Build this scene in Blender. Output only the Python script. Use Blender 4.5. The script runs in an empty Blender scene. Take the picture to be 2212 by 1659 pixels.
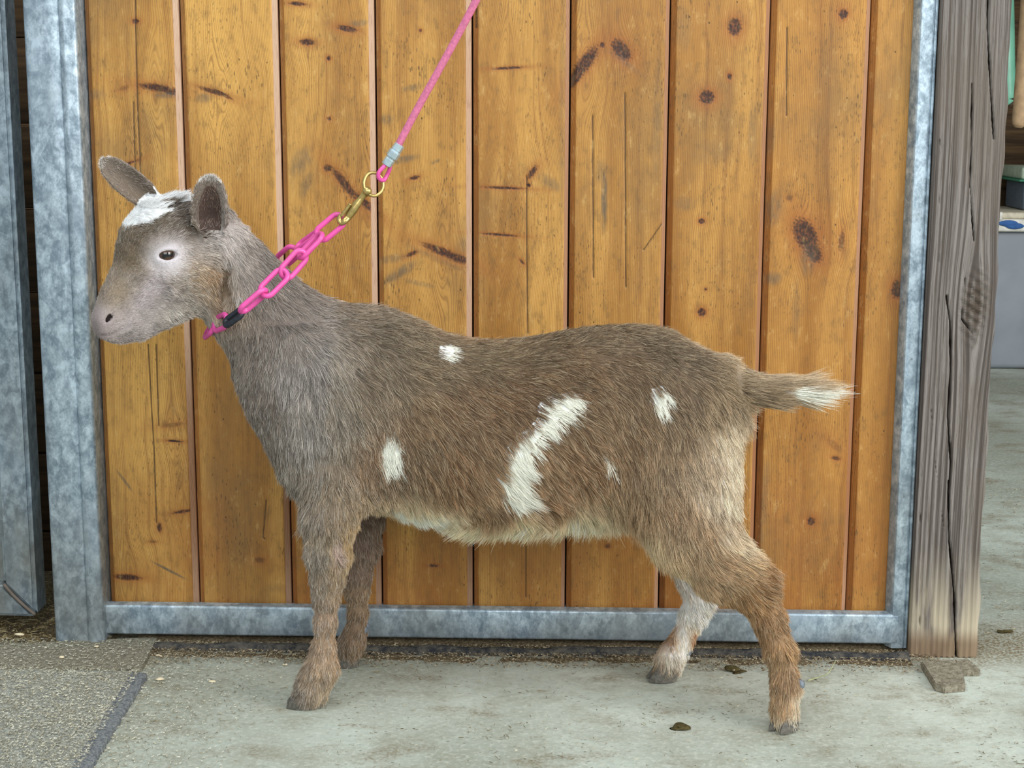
import bpy, bmesh, math, os, random
import numpy as np
from math import sin, cos, radians, pi, sqrt
from mathutils import Vector, Matrix, kdtree
import openvdb

sc = bpy.context.scene
COL = sc.collection
rng = np.random.default_rng(7)
FUR = True
TEST_EASY = False

# ------------------------------------------------------------------ camera
W, H = 2212, 1659
FOC = 3325.0
PITCH, YAW, ROLL = radians(10.16), radians(1.72), radians(0.154)
CAM = np.array([0.0, -2.45, 0.88])
_f = np.array([-sin(YAW) * cos(PITCH), cos(YAW) * cos(PITCH), -sin(PITCH)])
_r = np.array([cos(YAW), sin(YAW), 0.0])
_u = np.cross(_r, _f)
RT = _r * cos(ROLL) + _u * sin(ROLL)
UP = -_r * sin(ROLL) + _u * cos(ROLL)
cam = bpy.data.objects.new('camera', bpy.data.cameras.new('camera'))
COL.objects.link(cam)
M3 = Matrix([list(RT), list(UP), list(-_f)]).transposed()
cam.matrix_world = Matrix.Translation(Vector(CAM)) @ M3.to_4x4()
cam.data.sensor_width = 36.0
cam.data.lens = FOC / W * 36.0
cam.data.clip_start = 0.05
sc.camera = cam

# ------------------------------------------------------------------ light
sc.view_settings.view_transform = 'Standard'
sc.view_settings.look = 'None'
sc.view_settings.gamma = 1.0
sc.view_settings.use_curve_mapping = False
sc.view_settings.exposure = 0.0
world = bpy.data.worlds.new('daylight')
sc.world = world
world.use_nodes = True
wn = world.node_tree
bg = wn.nodes['Background']
bg.inputs['Color'].default_value = (0.86, 0.96, 1.0, 1)
bg.inputs['Strength'].default_value = 0.58


def area_light(name, loc, target, sx, sy, power, col):
    l = bpy.data.lights.new(name, 'AREA')
    l.shape = 'RECTANGLE'
    l.size, l.size_y, l.energy, l.color = sx, sy, power, col
    o = bpy.data.objects.new(name, l)
    COL.objects.link(o)
    o.location = loc
    o.rotation_euler = (Vector(target) - Vector(loc)).to_track_quat('-Z', 'Y').to_euler()
    return o


# daylight through the wide barn doorway behind and to the right of the photographer, and a roof light
area_light('doorway_daylight', (4.3, -2.7, 2.3), (0.1, -0.25, 0.25), 2.6, 2.4, 215, (1.0, 0.985, 0.96))
area_light('barn_front_daylight', (0.8, -5.8, 2.8), (0, -0.2, 0.3), 4.0, 2.6, 150, (0.97, 0.99, 1.0))
area_light('roof_light', (-0.6, -1.4, 3.6), (-0.2, -0.3, 0.2), 2.2, 1.4, 50, (0.95, 0.98, 1.0))


# ------------------------------------------------------------------ helpers
def at(x, y, Y=None, Z=None, X=None):
    """point of the place seen at picture point (x, y), on a known plane of the barn"""
    d = RT * (x - W / 2) / FOC - UP * (y - H / 2) / FOC + _f
    t = (Y - CAM[1]) / d[1] if Y is not None else ((Z - CAM[2]) / d[2] if Z is not None else (X - CAM[0]) / d[0])
    return CAM + d * t


def atv(x, y, Y, Z=None):
    return Vector(at(x, y, Y=Y))


def srgb(r, g, b):
    c = np.array([r, g, b], float) / 255.0
    return np.where(c <= 0.04045, c / 12.92, ((c + 0.055) / 1.055) ** 2.4)


def lin(*c):
    return tuple(srgb(*c)) + (1.0,)


def tag(o, label=None, cat=None, group=None, kind=None):
    if label: o['label'] = label
    if cat: o['category'] = cat
    if group: o['group'] = group
    if kind: o['kind'] = kind
    return o


def empty(name, loc, label=None, cat=None, group=None, kind=None):
    o = bpy.data.objects.new(name, None)
    o.empty_display_size = 0.05
    COL.objects.link(o)
    o.location = loc
    return tag(o, label, cat, group, kind)


def link(name, me, mat=None, parent=None):
    """links a mesh whose vertices are in world space; children keep their place under the parent"""
    o = bpy.data.objects.new(name, me)
    COL.objects.link(o)
    if mat: me.materials.append(mat)
    if parent:
        o.parent = parent
        pm = Matrix.Translation(parent.location) if parent.parent is None else \
            Matrix.Translation(parent.parent.location) @ Matrix.Translation(parent.location)
        o.matrix_parent_inverse = pm.inverted()
    return o


def mesh_np(name, v, f, smooth=True):
    me = bpy.data.meshes.new(name)
    f = np.asarray(f)
    me.vertices.add(len(v))
    me.vertices.foreach_set('co', np.asarray(v, np.float32).ravel())
    n = f.shape[1]
    me.loops.add(f.size)
    me.loops.foreach_set('vertex_index', f.astype(np.int32).ravel())
    me.polygons.add(len(f))
    me.polygons.foreach_set('loop_start', np.arange(0, f.size, n, dtype=np.int32))
    me.polygons.foreach_set('use_smooth', np.full(len(f), smooth))
    me.update(calc_edges=True)
    me.validate()
    return me


def grid_faces(nu, nv, wrap_v=False):
    i = np.arange(nu - 1)[:, None]
    j = np.arange(nv if wrap_v else nv - 1)[None, :]
    j2 = (j + 1) % nv
    a = i * nv + j
    b = i * nv + j2
    c = (i + 1) * nv + j2
    d = (i + 1) * nv + j
    return np.stack([a, b, c, d], -1).reshape(-1, 4)


def set_attr(me, name, data, dom='POINT'):
    data = np.asarray(data, np.float32)
    if data.ndim == 1:
        a = me.attributes.new(name, 'FLOAT', dom)
        a.data.foreach_set('value', data)
    else:
        if data.shape[1] == 3:
            data = np.concatenate([data, np.ones((len(data), 1), np.float32)], 1)
        a = me.attributes.new(name, 'FLOAT_COLOR', dom)
        a.data.foreach_set('color', data.ravel())


def bm_mesh(bm, name, smooth=False):
    me = bpy.data.meshes.new(name)
    bm.to_mesh(me)
    bm.free()
    if smooth:
        me.polygons.foreach_set('use_smooth', np.ones(len(me.polygons), bool))
    return me


def box_bm(lo, hi, bevel=0.0, seg=2, bm=None):
    own = bm is None
    bm = bm or bmesh.new()
    r = bmesh.ops.create_cube(bm, size=1.0)
    lo, hi = Vector(lo), Vector(hi)
    for v in r['verts']:
        v.co = Vector([lo[i] + (v.co[i] + 0.5) * (hi[i] - lo[i]) for i in range(3)])
    if bevel:
        es = list({e for v in r['verts'] for e in v.link_edges})
        bmesh.ops.bevel(bm, geom=es, offset=bevel, segments=seg, affect='EDGES', profile=0.5)
    return bm


def box(name, lo, hi, mat, parent=None, bevel=0.0, seg=2):
    me = bm_mesh(box_bm(lo, hi, bevel, seg), name)
    if bevel:
        me.polygons.foreach_set('use_smooth', np.ones(len(me.polygons), bool))
        me.set_sharp_from_angle(angle=radians(50))
    return link(name, me, mat, parent)


def catmull(P, n):
    P = np.asarray(P, float)
    Q = np.vstack([2 * P[0] - P[1], P, 2 * P[-1] - P[-2]])
    out = []
    for i in range(1, len(Q) - 2):
        t = np.linspace(0, 1, n, endpoint=False)[:, None]
        p0, p1, p2, p3 = Q[i - 1], Q[i], Q[i + 1], Q[i + 2]
        out.append(0.5 * (2 * p1 + (p2 - p0) * t + (2 * p0 - 5 * p1 + 4 * p2 - p3) * t ** 2 + (3 * p1 - p0 - 3 * p2 + p3) * t ** 3))
    out.append(P[-1:])
    return np.vstack(out)


def tube_mesh(name, pts, rad, n=12, closed=False, flat=None, capped=True):
    """a swept round (or flattened) tube along pts"""
    pts = np.asarray(pts, float)
    m = len(pts)
    rad = np.broadcast_to(np.asarray(rad, float), (m,))
    T = np.roll(pts, -1, 0) - np.roll(pts, 1, 0) if closed else np.gradient(pts, axis=0)
    T /= np.linalg.norm(T, axis=1)[:, None] + 1e-12
    ref = np.array([0.0, 1.0, 0.02]) if abs(T[0] @ np.array([0, 1.0, 0])) < 0.9 else np.array([1.0, 0, 0.02])
    N = np.zeros_like(pts)
    nn = ref - (ref @ T[0]) * T[0]
    for i in range(m):
        nn = nn - (nn @ T[i]) * T[i]
        nn /= np.linalg.norm(nn)
        N[i] = nn
    B = np.cross(T, N)
    a = np.linspace(0, 2 * pi, n, endpoint=False)
    fl = 1.0 if flat is None else flat
    V = pts[:, None] + rad[:, None, None] * (np.cos(a)[None, :, None] * N[:, None] * fl + np.sin(a)[None, :, None] * B[:, None])
    V = V.reshape(-1, 3)
    F = grid_faces(m, n, True)
    if closed:
        j = np.arange(n)
        F = np.vstack([F, np.stack([(m - 1) * n + j, (m - 1) * n + (j + 1) % n, (j + 1) % n, j], -1)])
    me = mesh_np(name, V, F)
    if not closed and capped:
        bm = bmesh.new()
        bm.from_mesh(me)
        bmesh.ops.holes_fill(bm, edges=[e for e in bm.edges if e.is_boundary], sides=n + 1)
        bm.to_mesh(me)
        bm.free()
    return me


def blob_mesh(name, c, rx, ry, rz, seed=0, rough=0.25, sub=2, flatz=None):
    bm = bmesh.new()
    bmesh.ops.create_icosphere(bm, subdivisions=sub, radius=1.0)
    r = random.Random(seed)
    ph = [(r.uniform(-3, 3), r.uniform(-3, 3), r.uniform(-3, 3), r.uniform(0, 6)) for _ in range(5)]
    for v in bm.verts:
        k = 1 + rough * sum(sin(a * v.co.x + b * v.co.y + d * v.co.z + e) for a, b, d, e in ph) / 2.5
        z = v.co.z * rz * k
        v.co = Vector((c[0] + v.co.x * rx * k, c[1] + v.co.y * ry * k, c[2] + (max(z, -rz * 0.3) if flatz else z)))
    return bm_mesh(bm, name, True)


# ------------------------------------------------------------------ node helpers
class NT:
    def __init__(self, name, rough=0.6, spec=0.4, metal=0.0):
        self.m = bpy.data.materials.new(name)
        self.m.use_nodes = True
        self.t = self.m.node_tree
        self.b = self.t.nodes['Principled BSDF']
        self.b.inputs['Roughness'].default_value = rough
        self.b.inputs['Specular IOR Level'].default_value = spec
        self.b.inputs['Metallic'].default_value = metal
        self._co = None

    def n(self, typ, **kw):
        nd = self.t.nodes.new(typ)
        for k, v in kw.items():
            setattr(nd, k, v)
        return nd

    def put(self, sock, v):
        if isinstance(v, bpy.types.NodeSocket):
            self.t.links.new(v, sock)
        elif v is not None:
            sock.default_value = v

    def co(self):
        if self._co is None:
            self._co = self.n('ShaderNodeNewGeometry').outputs['Position']
        return self._co

    def map(self, scale=(1, 1, 1), loc=(0, 0, 0), rot=(0, 0, 0), vec=None):
        nd = self.n('ShaderNodeMapping')
        self.put(nd.inputs['Vector'], vec or self.co())
        nd.inputs['Scale'].default_value = scale
        nd.inputs['Location'].default_value = loc
        nd.inputs['Rotation'].default_value = rot
        return nd.outputs[0]

    def noise(self, vec=None, scale=5, detail=4, rough=0.5, dist=0.0):
        nd = self.n('ShaderNodeTexNoise')
        self.put(nd.inputs['Vector'], vec or self.co())
        nd.inputs['Scale'].default_value = scale
        nd.inputs['Detail'].default_value = detail
        nd.inputs['Roughness'].default_value = rough
        nd.inputs['Distortion'].default_value = dist
        return nd.outputs[0]

    def voro(self, vec=None, scale=5, feat='F1', out='Distance', rand=1.0):
        nd = self.n('ShaderNodeTexVoronoi', feature=feat)
        self.put(nd.inputs['Vector'], vec or self.co())
        nd.inputs['Scale'].default_value = scale
        nd.inputs['Randomness'].default_value = rand
        return nd.outputs[out]

    def ramp(self, v, lo, hi, a=0.0, b=1.0, smooth=True):
        nd = self.n('ShaderNodeMapRange', interpolation_type='SMOOTHSTEP' if smooth else 'LINEAR')
        self.put(nd.inputs[0], v)
        for k, x in zip((1, 2, 3, 4), (lo, hi, a, b)):
            nd.inputs[k].default_value = x
        return nd.outputs[0]

    def math(self, op, a, b=None, c=None, clamp=False):
        nd = self.n('ShaderNodeMath', operation=op, use_clamp=clamp)
        self.put(nd.inputs[0], a)
        self.put(nd.inputs[1], b)
        if c is not None: self.put(nd.inputs[2], c)
        return nd.outputs[0]

    def mix(self, f, a, b, mode='MIX'):
        nd = self.n('ShaderNodeMix', data_type='RGBA', blend_type=mode)
        self.put(nd.inputs[0], f)
        self.put(nd.inputs[6], a)
        self.put(nd.inputs[7], b)
        return nd.outputs[2]

    def attr(self, name, out='Fac'):
        return self.n('ShaderNodeAttribute', attribute_name=name).outputs[out]

    def sep(self, v):
        nd = self.n('ShaderNodeSeparateXYZ')
        self.put(nd.inputs[0], v)
        return nd.outputs

    def comb(self, x, y, z):
        nd = self.n('ShaderNodeCombineXYZ')
        for i, v in enumerate((x, y, z)): self.put(nd.inputs[i], v)
        return nd.outputs[0]

    def done(self, color=None, bump=None, strength=0.3, dist=0.002, rough=None):
        if color is not None: self.put(self.b.inputs['Base Color'], color)
        if rough is not None: self.put(self.b.inputs['Roughness'], rough)
        if bump is not None:
            nd = self.n('ShaderNodeBump')
            nd.inputs['Strength'].default_value = strength
            nd.inputs['Distance'].default_value = dist
            self.put(nd.inputs['Height'], bump)
            self.t.links.new(nd.outputs[0], self.b.inputs['Normal'])
        return self.m


def simple_mat(name, c, rough=0.5, metal=0.0, spec=0.5, bumpscale=None, strength=0.2, var=0.12):
    t = NT(name, rough, spec, metal)
    nz = t.noise(scale=bumpscale or 60, detail=5)
    col = t.mix(t.ramp(nz, 0.3, 0.7), tuple(np.array(c[:3]) * (1 - var)) + (1,), tuple(np.minimum(np.array(c[:3]) * (1 + var), 1)) + (1,))
    return t.done(col, nz, strength, 0.001)


def mat_board():
    t = NT('stained_pine', 0.5, 0.35)
    wx = t.attr('wx'); idx = t.attr('idx'); knot = t.attr('knot'); halo = t.attr('halo')
    stain = t.attr('stain'); tongue = t.attr('tongue'); tint = t.attr('tint'); crack = t.attr('crack')
    P = t.sep(t.co())
    v = t.comb(wx, idx, P[2])
    broad = t.noise(t.map((14, 3.1, 1.3), vec=v), 1, 3, 0.5, 0.3)
    rings = t.noise(t.map((150, 3.1, 1.5), vec=v), 1, 3, 0.6, 0.1)
    fine = t.noise(t.map((480, 5.1, 9), vec=v), 1, 3, 0.6)
    ribs = t.n('ShaderNodeTexWave', wave_type='BANDS', bands_direction='X', wave_profile='SIN')
    t.put(ribs.inputs['Vector'], t.comb(wx, 0.0, t.math('MULTIPLY', P[2], 0.02)))
    ribs.inputs['Scale'].default_value = 112
    ribs.inputs['Distortion'].default_value = 2.0
    ribs.inputs['Detail'].default_value = 2.0
    ribs.inputs['Detail Scale'].default_value = 0.5
    ribv = ribs.outputs['Fac']
    c = t.mix(t.ramp(broad, 0.3, 0.72), lin(164, 116, 52), lin(212, 164, 86))
    c = t.mix(t.ramp(rings, 0.50, 0.72, 0, 0.5), c, lin(140, 92, 46))
    c = t.mix(t.ramp(fine, 0.5, 0.8, 0, 0.45), c, lin(132, 88, 42))
    rw = t.ramp(t.noise(t.map((11, 11, 4), (2, 2, 2)), 1, 3), 0.35, 0.6, 0.12, 0.48)
    c = t.mix(t.math('MULTIPLY', t.ramp(ribv, 0.55, 1.0), rw), c, lin(120, 82, 42))
    c = t.mix(t.math('MULTIPLY', tint, 0.7), c, t.mix(1.0, c, lin(214, 188, 160), 'MULTIPLY'))
    # grey weathering and dirt rubbed in low down and in patches
    dn = t.noise(t.map((5, 5, 3)), 1, 5, 0.6)
    c = t.mix(t.ramp(dn, 0.50, 0.72, 0, 0.5), c, lin(112, 90, 60))
    dn2 = t.noise(t.map((16, 16, 6), (4, 2, 9)), 1, 6, 0.7)
    c = t.mix(t.ramp(dn2, 0.52, 0.70, 0, 0.42), c, lin(128, 92, 52))
    low = t.ramp(P[2], 0.06, 0.5, 0.5, 0.0)
    c = t.mix(t.math('MULTIPLY', low, t.ramp(t.noise(t.map((9, 9, 7)), 1, 4), 0.3, 0.65)), c, lin(150, 88, 38))
    c = t.mix(t.math('MULTIPLY', halo, 0.9), c, lin(150, 84, 36))  # brown round the knots, plus the shade painted on the seam bevels
    kc = t.mix(t.ramp(t.noise(t.map((260, 260, 160)), 1, 4), 0.42, 0.75), lin(56, 34, 25), lin(128, 74, 40))
    c = t.mix(t.ramp(knot, 0.2, 0.75), c, kc)
    sn = t.noise(t.map((160, 160, 60)), 1, 4)
    c = t.mix(t.math('MULTIPLY', stain, t.ramp(sn, 0.25, 0.6, 0.25, 1.0)), c, lin(92, 84, 70))
    c = t.mix(t.ramp(crack, 0.3, 0.9, 0, 0.85), c, lin(58, 36, 20))
    mott = t.noise(t.map((60, 60, 26), (5, 5, 5)), 1, 6, 0.75)
    c = t.mix(t.ramp(mott, 0.50, 0.66, 0, 0.42), c, lin(106, 80, 46))
    c = t.mix(t.ramp(mott, 0.46, 0.30, 0, 0.30), c, lin(222, 186, 118))
    scr = t.noise(t.map((420, 420, 90), (8, 0, 3)), 1, 3, 0.7)
    scm = t.math('MULTIPLY', t.ramp(scr, 0.58, 0.66), t.ramp(t.noise(t.map((10, 10, 7), (0, 9, 1)), 1, 4), 0.42, 0.6))
    c = t.mix(t.math('MULTIPLY', scm, 0.75), c, lin(82, 60, 34))
    # small nail pricks, worm holes, dark specks and short dashes
    sp = t.voro(t.map((70, 70, 42)), 1.0)
    spm = t.math('MULTIPLY', t.ramp(sp, 0.05, 0.10, 1, 0), t.ramp(t.noise(t.map((6, 6, 6), (3, 1, 2)), 1, 3), 0.42, 0.62))
    c = t.mix(t.math('MULTIPLY', spm, 0.85), c, lin(70, 48, 28))
    sp2 = t.voro(t.map((240, 240, 60), (1, 1, 1)), 1.0)
    spm2 = t.math('MULTIPLY', t.ramp(sp2, 0.18, 0.26, 1, 0), t.ramp(t.noise(t.map((14, 14, 8), (7, 1, 2)), 1, 3), 0.5, 0.66))
    c = t.mix(t.math('MULTIPLY', spm2, 0.7), c, lin(82, 62, 36))
    # unfinished tongue that shows where the boards have shrunk apart
    tn = t.noise(t.map((300, 300, 40)), 1, 4)
    pale = t.attr('pale')
    tc = t.mix(pale, lin(148, 98, 62), lin(192, 160, 134))
    tc = t.mix(t.ramp(tn, 0.5, 0.75, 0, 0.5), tc, lin(140, 100, 76))
    c = t.mix(tongue, c, tc)
    hgt = t.math('ADD', t.math('MULTIPLY', ribv, -0.35), t.math('MULTIPLY', rings, -0.5))
    hgt = t.math('ADD', hgt, t.math('MULTIPLY', spm, -0.8))
    return t.done(c, hgt, 0.35, 0.0012, t.ramp(broad, 0.3, 0.7, 0.42, 0.6))


def mat_galv(name, dark=1.0, dirty=0.25):
    t = NT(name, 0.42, 0.5, 0.55)
    d = t.noise(scale=8, detail=4)
    v = t.map((1, 1, 0.7))
    cell = t.voro(v, 62, out='Color')
    cs = t.sep(cell)
    sp = t.math('ADD', t.math('MULTIPLY', cs[0], 0.16), t.math('MULTIPLY', t.noise(v, 75, 6, 0.72, 0.1), 1.25))
    c = t.mix(t.ramp(sp, 0.45, 1.1), lin(122 * dark, 140 * dark, 154 * dark), lin(220 * dark, 238 * dark, 250 * dark))
    c = t.mix(t.ramp(d, 0.5, 0.75, 0, 0.6), c, lin(150 * dark, 166 * dark, 180 * dark))
    blot = t.voro(v, 23)
    c = t.mix(t.math('MULTIPLY', t.ramp(blot, 0.1, 0.34, 1, 0), 0.35), c, lin(205 * dark, 220 * dark, 228 * dark))
    sep = t.noise(t.map((90, 90, 60)), 1, 5, 0.7)
    c = t.mix(t.ramp(sep, 0.62, 0.78, 0, 0.8), c, lin(88, 92, 88))
    P = t.sep(t.co())
    c = t.mix(t.math('MULTIPLY', t.ramp(P[2], 0.0, 0.5, dirty + 0.15, dirty * 0.3), t.ramp(t.noise(t.map((12, 12, 5)), 1, 5), 0.3, 0.7)), c, lin(128, 122, 104))
    return t.done(c, t.math('ADD', sp, t.math('MULTIPLY', sep, 0.6)), 0.15, 0.001, t.ramp(sp, 0.4, 1.1, 0.52, 0.34))


def mat_grey_timber():
    t = NT('weathered_timber', 0.85, 0.2)
    wx = t.attr('wx'); knot = t.attr('knot'); crack = t.attr('crack')
    P = t.sep(t.co())
    v = t.comb(wx, P[1], P[2])
    rings = t.noise(t.map((230, 20, 1.3), vec=v), 1, 3, 0.55, 0.0)
    fine = t.noise(t.map((620, 100, 16), vec=v), 1, 5, 0.75)
    patch = t.noise(t.map((9, 9, 4)), 1, 4)
    c = t.mix(t.ramp(rings, 0.38, 0.60), lin(82, 75, 71), lin(132, 126, 121))
    c = t.mix(t.ramp(fine, 0.46, 0.64, 0, 0.7), c, lin(78, 68, 60))
    c = t.mix(t.ramp(patch, 0.45, 0.7, 0, 0.5), c, lin(104, 94, 84))
    low = t.ramp(P[2], 0.0, 0.20, 1, 0)
    c = t.mix(t.math('MULTIPLY', low, t.ramp(t.noise(t.map((40, 40, 8)), 1, 4), 0.3, 0.6)), c, lin(190, 178, 154))
    c = t.mix(t.math('MULTIPLY', t.ramp(P[2], 0.02, 0.055, 1, 0), 0.75), c, lin(112, 86, 62))
    kn = t.noise(t.map((90, 90, 330)), 1, 4, 0.7)
    c = t.mix(t.math('MULTIPLY', knot, t.ramp(kn, 0.35, 0.6, 0.2, 0.9)), c, lin(72, 62, 52))
    c = t.mix(t.ramp(crack, 0.25, 0.7), c, lin(30, 24, 20))
    h = t.math('ADD', t.math('MULTIPLY', rings, 1.0), t.math('MULTIPLY', fine, -0.6))
    h = t.math('ADD', h, t.math('MULTIPLY', t.math('MULTIPLY', knot, kn), 1.2))
    return t.done(c, h, 0.5, 0.003)


def mat_concrete():
    t = NT('barn_concrete', 0.86, 0.25)
    n1 = t.noise(scale=2.2, detail=5, rough=0.55)
    n2 = t.noise(scale=14, detail=6, rough=0.65)
    n3 = t.noise(scale=120, detail=5, rough=0.7)
    c = t.mix(t.ramp(n1, 0.35, 0.68), lin(156, 161, 148), lin(192, 200, 189))
    c = t.mix(t.ramp(n2, 0.42, 0.72, 0, 0.6), c, lin(152, 152, 134))
    c = t.mix(t.ramp(n3, 0.45, 0.7, 0, 0.45), c, lin(212, 216, 204))
    n4 = t.noise(scale=70, detail=6, rough=0.8)
    c = t.mix(t.ramp(n4, 0.52, 0.68, 0, 0.45), c, lin(126, 124, 106))
    P = t.sep(t.co())
    # trodden-in brown muck: by the door sill and in loose smears
    wav = t.math('ADD', P[1], t.math('MULTIPLY', t.noise(scale=5, detail=5), 0.22))
    band = t.math('MULTIPLY', t.ramp(wav, 0.0, 0.13, 0, 1), t.ramp(P[1], 0.03, 0.25, 1, 0))
    dn = t.noise(t.map((7, 12, 1), (3, 5, 0)), 1, 6, 0.65)
    smear = t.ramp(dn, 0.50, 0.68, 0, 0.7)
    grit = t.ramp(t.noise(scale=210, detail=3), 0.35, 0.65, 0.3, 1)
    c = t.mix(t.math('MULTIPLY', t.math('MAXIMUM', band, smear), grit), c, lin(122, 106, 78))
    sp = t.voro(t.map((70, 110, 1)), 1)
    spm = t.math('MULTIPLY', t.ramp(sp, 0.1, 0.22, 1, 0), t.ramp(t.noise(scale=9, detail=3), 0.46, 0.62))
    c = t.mix(t.math('MULTIPLY', spm, 0.7), c, lin(88, 76, 52))
    h = t.math('ADD', t.math('MULTIPLY', n3, 0.5), n2)
    return t.done(c, h, 0.4, 0.004)


def mat_mat():
    t = NT('stall_mat_rubber', 0.9, 0.2)
    n3 = t.noise(scale=380, detail=4, rough=0.7)
    n2 = t.noise(scale=20, detail=5)
    c = t.mix(t.ramp(n3, 0.42, 0.62), lin(126, 128, 120), lin(190, 192, 180))
    c = t.mix(t.ramp(n2, 0.45, 0.7, 0, 0.4), c, lin(146, 142, 126))
    return t.done(c, n3, 0.6, 0.003)


def mat_attr(name, rough=0.7, spec=0.3, attr='col', bump=None):
    t = NT(name, rough, spec)
    c = t.attr(attr, 'Color')
    if bump:
        nz = t.noise(scale=bump, detail=4, rough=0.6)
        c = t.mix(t.ramp(nz, 0.35, 0.7, 0, 0.3), c, t.mix(1.0, c, (0.55, 0.5, 0.48, 1), 'MULTIPLY'))
        return t.done(c, nz, 0.5, 0.002)
    return t.done(c)


def mat_fur():
    t = NT('goat_hair', 0.55, 0.25)
    return t.done(t.attr('hcol', 'Color'))


def mat_dirt(name, a, b, scale=150):
    t = NT(name, 0.95, 0.1)
    n = t.noise(scale=scale, detail=5, rough=0.7)
    return t.done(t.mix(t.ramp(n, 0.35, 0.65), a, b), n, 0.9, 0.006)


MAT_BOARD = mat_board()
MAT_GALV = mat_galv('galvanised_steel')
MAT_GALV_POST = mat_galv('galvanised_post_steel', 0.97, 0.35)
MAT_GALV_OLD = mat_galv('dull_galvanised_steel', 0.85, 0.6)
MAT_TIMBER = mat_grey_timber()
MAT_CONC = mat_concrete()
MAT_RUB = mat_dirt('dusty_black_rubber', lin(48, 50, 54), lin(98, 94, 86), 60)
MAT_DARK = simple_mat('dark_void_board', lin(46, 34, 24), 0.9, 0, 0.1)

# ------------------------------------------------------------------ setting
g = 3.2
# floor: one wide slab with a gently uneven surface
nx, ny = 220, 260
xs = np.linspace(-3.2, 3.4, nx); ys = np.linspace(-3.4, 3.3, ny)
X, Y = np.meshgrid(xs, ys, indexing='ij')
Z = -0.0008 + 0.0008 * np.sin(X * 5.1 + 1) * np.sin(Y * 4.3)
V = np.stack([X, Y, Z], -1).reshape(-1, 3)
V = np.vstack([V, [[-3.2, -3.4, -0.12], [3.4, -3.4, -0.12], [3.4, 3.3, -0.12], [-3.2, 3.3, -0.12]]])
fl = link('floor', mesh_np('floor', V, grid_faces(nx, ny)), MAT_CONC)
tag(fl, 'pale green-grey concrete floor with trodden-in dirt', 'floor', kind='structure')


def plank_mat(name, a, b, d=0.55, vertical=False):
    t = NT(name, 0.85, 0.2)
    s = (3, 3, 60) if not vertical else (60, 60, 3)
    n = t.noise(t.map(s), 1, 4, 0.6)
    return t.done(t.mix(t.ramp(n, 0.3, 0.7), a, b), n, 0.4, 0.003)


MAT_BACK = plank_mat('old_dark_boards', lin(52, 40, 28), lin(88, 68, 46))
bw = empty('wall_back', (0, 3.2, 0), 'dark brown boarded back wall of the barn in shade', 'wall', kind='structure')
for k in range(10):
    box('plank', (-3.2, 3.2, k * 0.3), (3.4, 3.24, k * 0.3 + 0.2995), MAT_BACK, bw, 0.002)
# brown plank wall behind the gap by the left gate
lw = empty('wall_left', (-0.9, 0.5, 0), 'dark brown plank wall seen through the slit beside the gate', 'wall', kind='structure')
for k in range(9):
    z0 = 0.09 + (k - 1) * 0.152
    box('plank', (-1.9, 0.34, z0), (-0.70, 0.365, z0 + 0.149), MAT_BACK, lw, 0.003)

# ------------------------------------------------------------------ pine door
door = empty('door_1', (-0.1, 0, 0.015), 'honey-stained pine board stall door in a galvanised steel frame', 'stall door', kind='structure')
seams = [-0.7465, -0.596, -0.4405, -0.2895, -0.1375, 0.0155, 0.170, 0.3245, 0.4785, 0.556]
# knots: picture x, y, half length, half width, tilt in degrees (0 = lying), strength
KN = [(1587, 58, 16, 12, 90, 1), (1576, 165, 6, 4, 90, 1), (1527, 210, 14, 13, 0, 1), (1822, 30, 9, 8, 90, 1), (1515, 478, 6, 5, 0, 1),
      (1516, 674, 8, 8, 0, 1), (1524, 625, 3, 3, 0, .8), (1740, 508, 34, 20, -62, 1), (1758, 545, 22, 14, -60, .9), (1818, 520, 24, 7, 88, .55), (1937, 625, 17, 10, 90, 1),
      (1752, 1126, 8, 8, 0, 1), (1301, 97, 5, 5, 0, 1), (1342, 108, 23, 13, -48, 1), (1262, 138, 42, 13, 52, .85), (1245, 165, 30, 10, 56, .8),
      (342, 190, 44, 8, -8, .75), (372, 200, 16, 5, -5, .9), (462, 198, 36, 5, -16, .7), (480, 203, 22, 4, -28, .8), (663, 91, 15, 6, -5, .9), (643, 8, 18, 4, -5, .8), (750, 62, 20, 6, -10, .85), (1097, 147, 34, 2.6, 3, .85),
      (1090, 406, 42, 2.6, -2, .9), (1078, 507, 38, 2.2, -4, .9), (960, 546, 52, 9, -22, .75), (990, 558, 30, 10, -18, .7), (895, 384, 11, 4, 15, .8),
      (890, 548, 14, 5, 25, .7), (708, 363, 8, 7, 0, .9), (745, 398, 45, 9, -52, .72), (790, 440, 42, 8, -42, .7), (293, 46, 7, 5, 0, .9), (710, 126, 4, 4, 0, 1), (711, 256, 4, 4, 0, 1),
      (908, 66, 3, 3, 0, 1), (268, 190, 16, 6, 20, .45), (280, 352, 22, 3, 18, .7), (344, 1140, 12, 6, 90, .7), (330, 1170, 12, 4, 0, .5), (275, 1247, 32, 7, -3, .8), (377, 953, 18, 2.5, -3, .9),
      (395, 1105, 26, 4, 10, .7), (372, 918, 32, 6, 8, .45), (935, 1222, 14, 4, 0, .7), (560, 1210, 14, 8, 0, .5), (1150, 372, 16, 6, 55, .8), (1142, 400, 4, 4, 0, .9),
      (1705, 428, 7, 9, 90, .5), (1800, 960, 26, 10, -45, .4), (1806, 990, 12, 5, -10, .6), (1312, 1180, 8, 6, 0, .6), (1128, 566, 8, 3, -50, .7), (1620, 905, 20, 8, 0, .3)]
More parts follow.
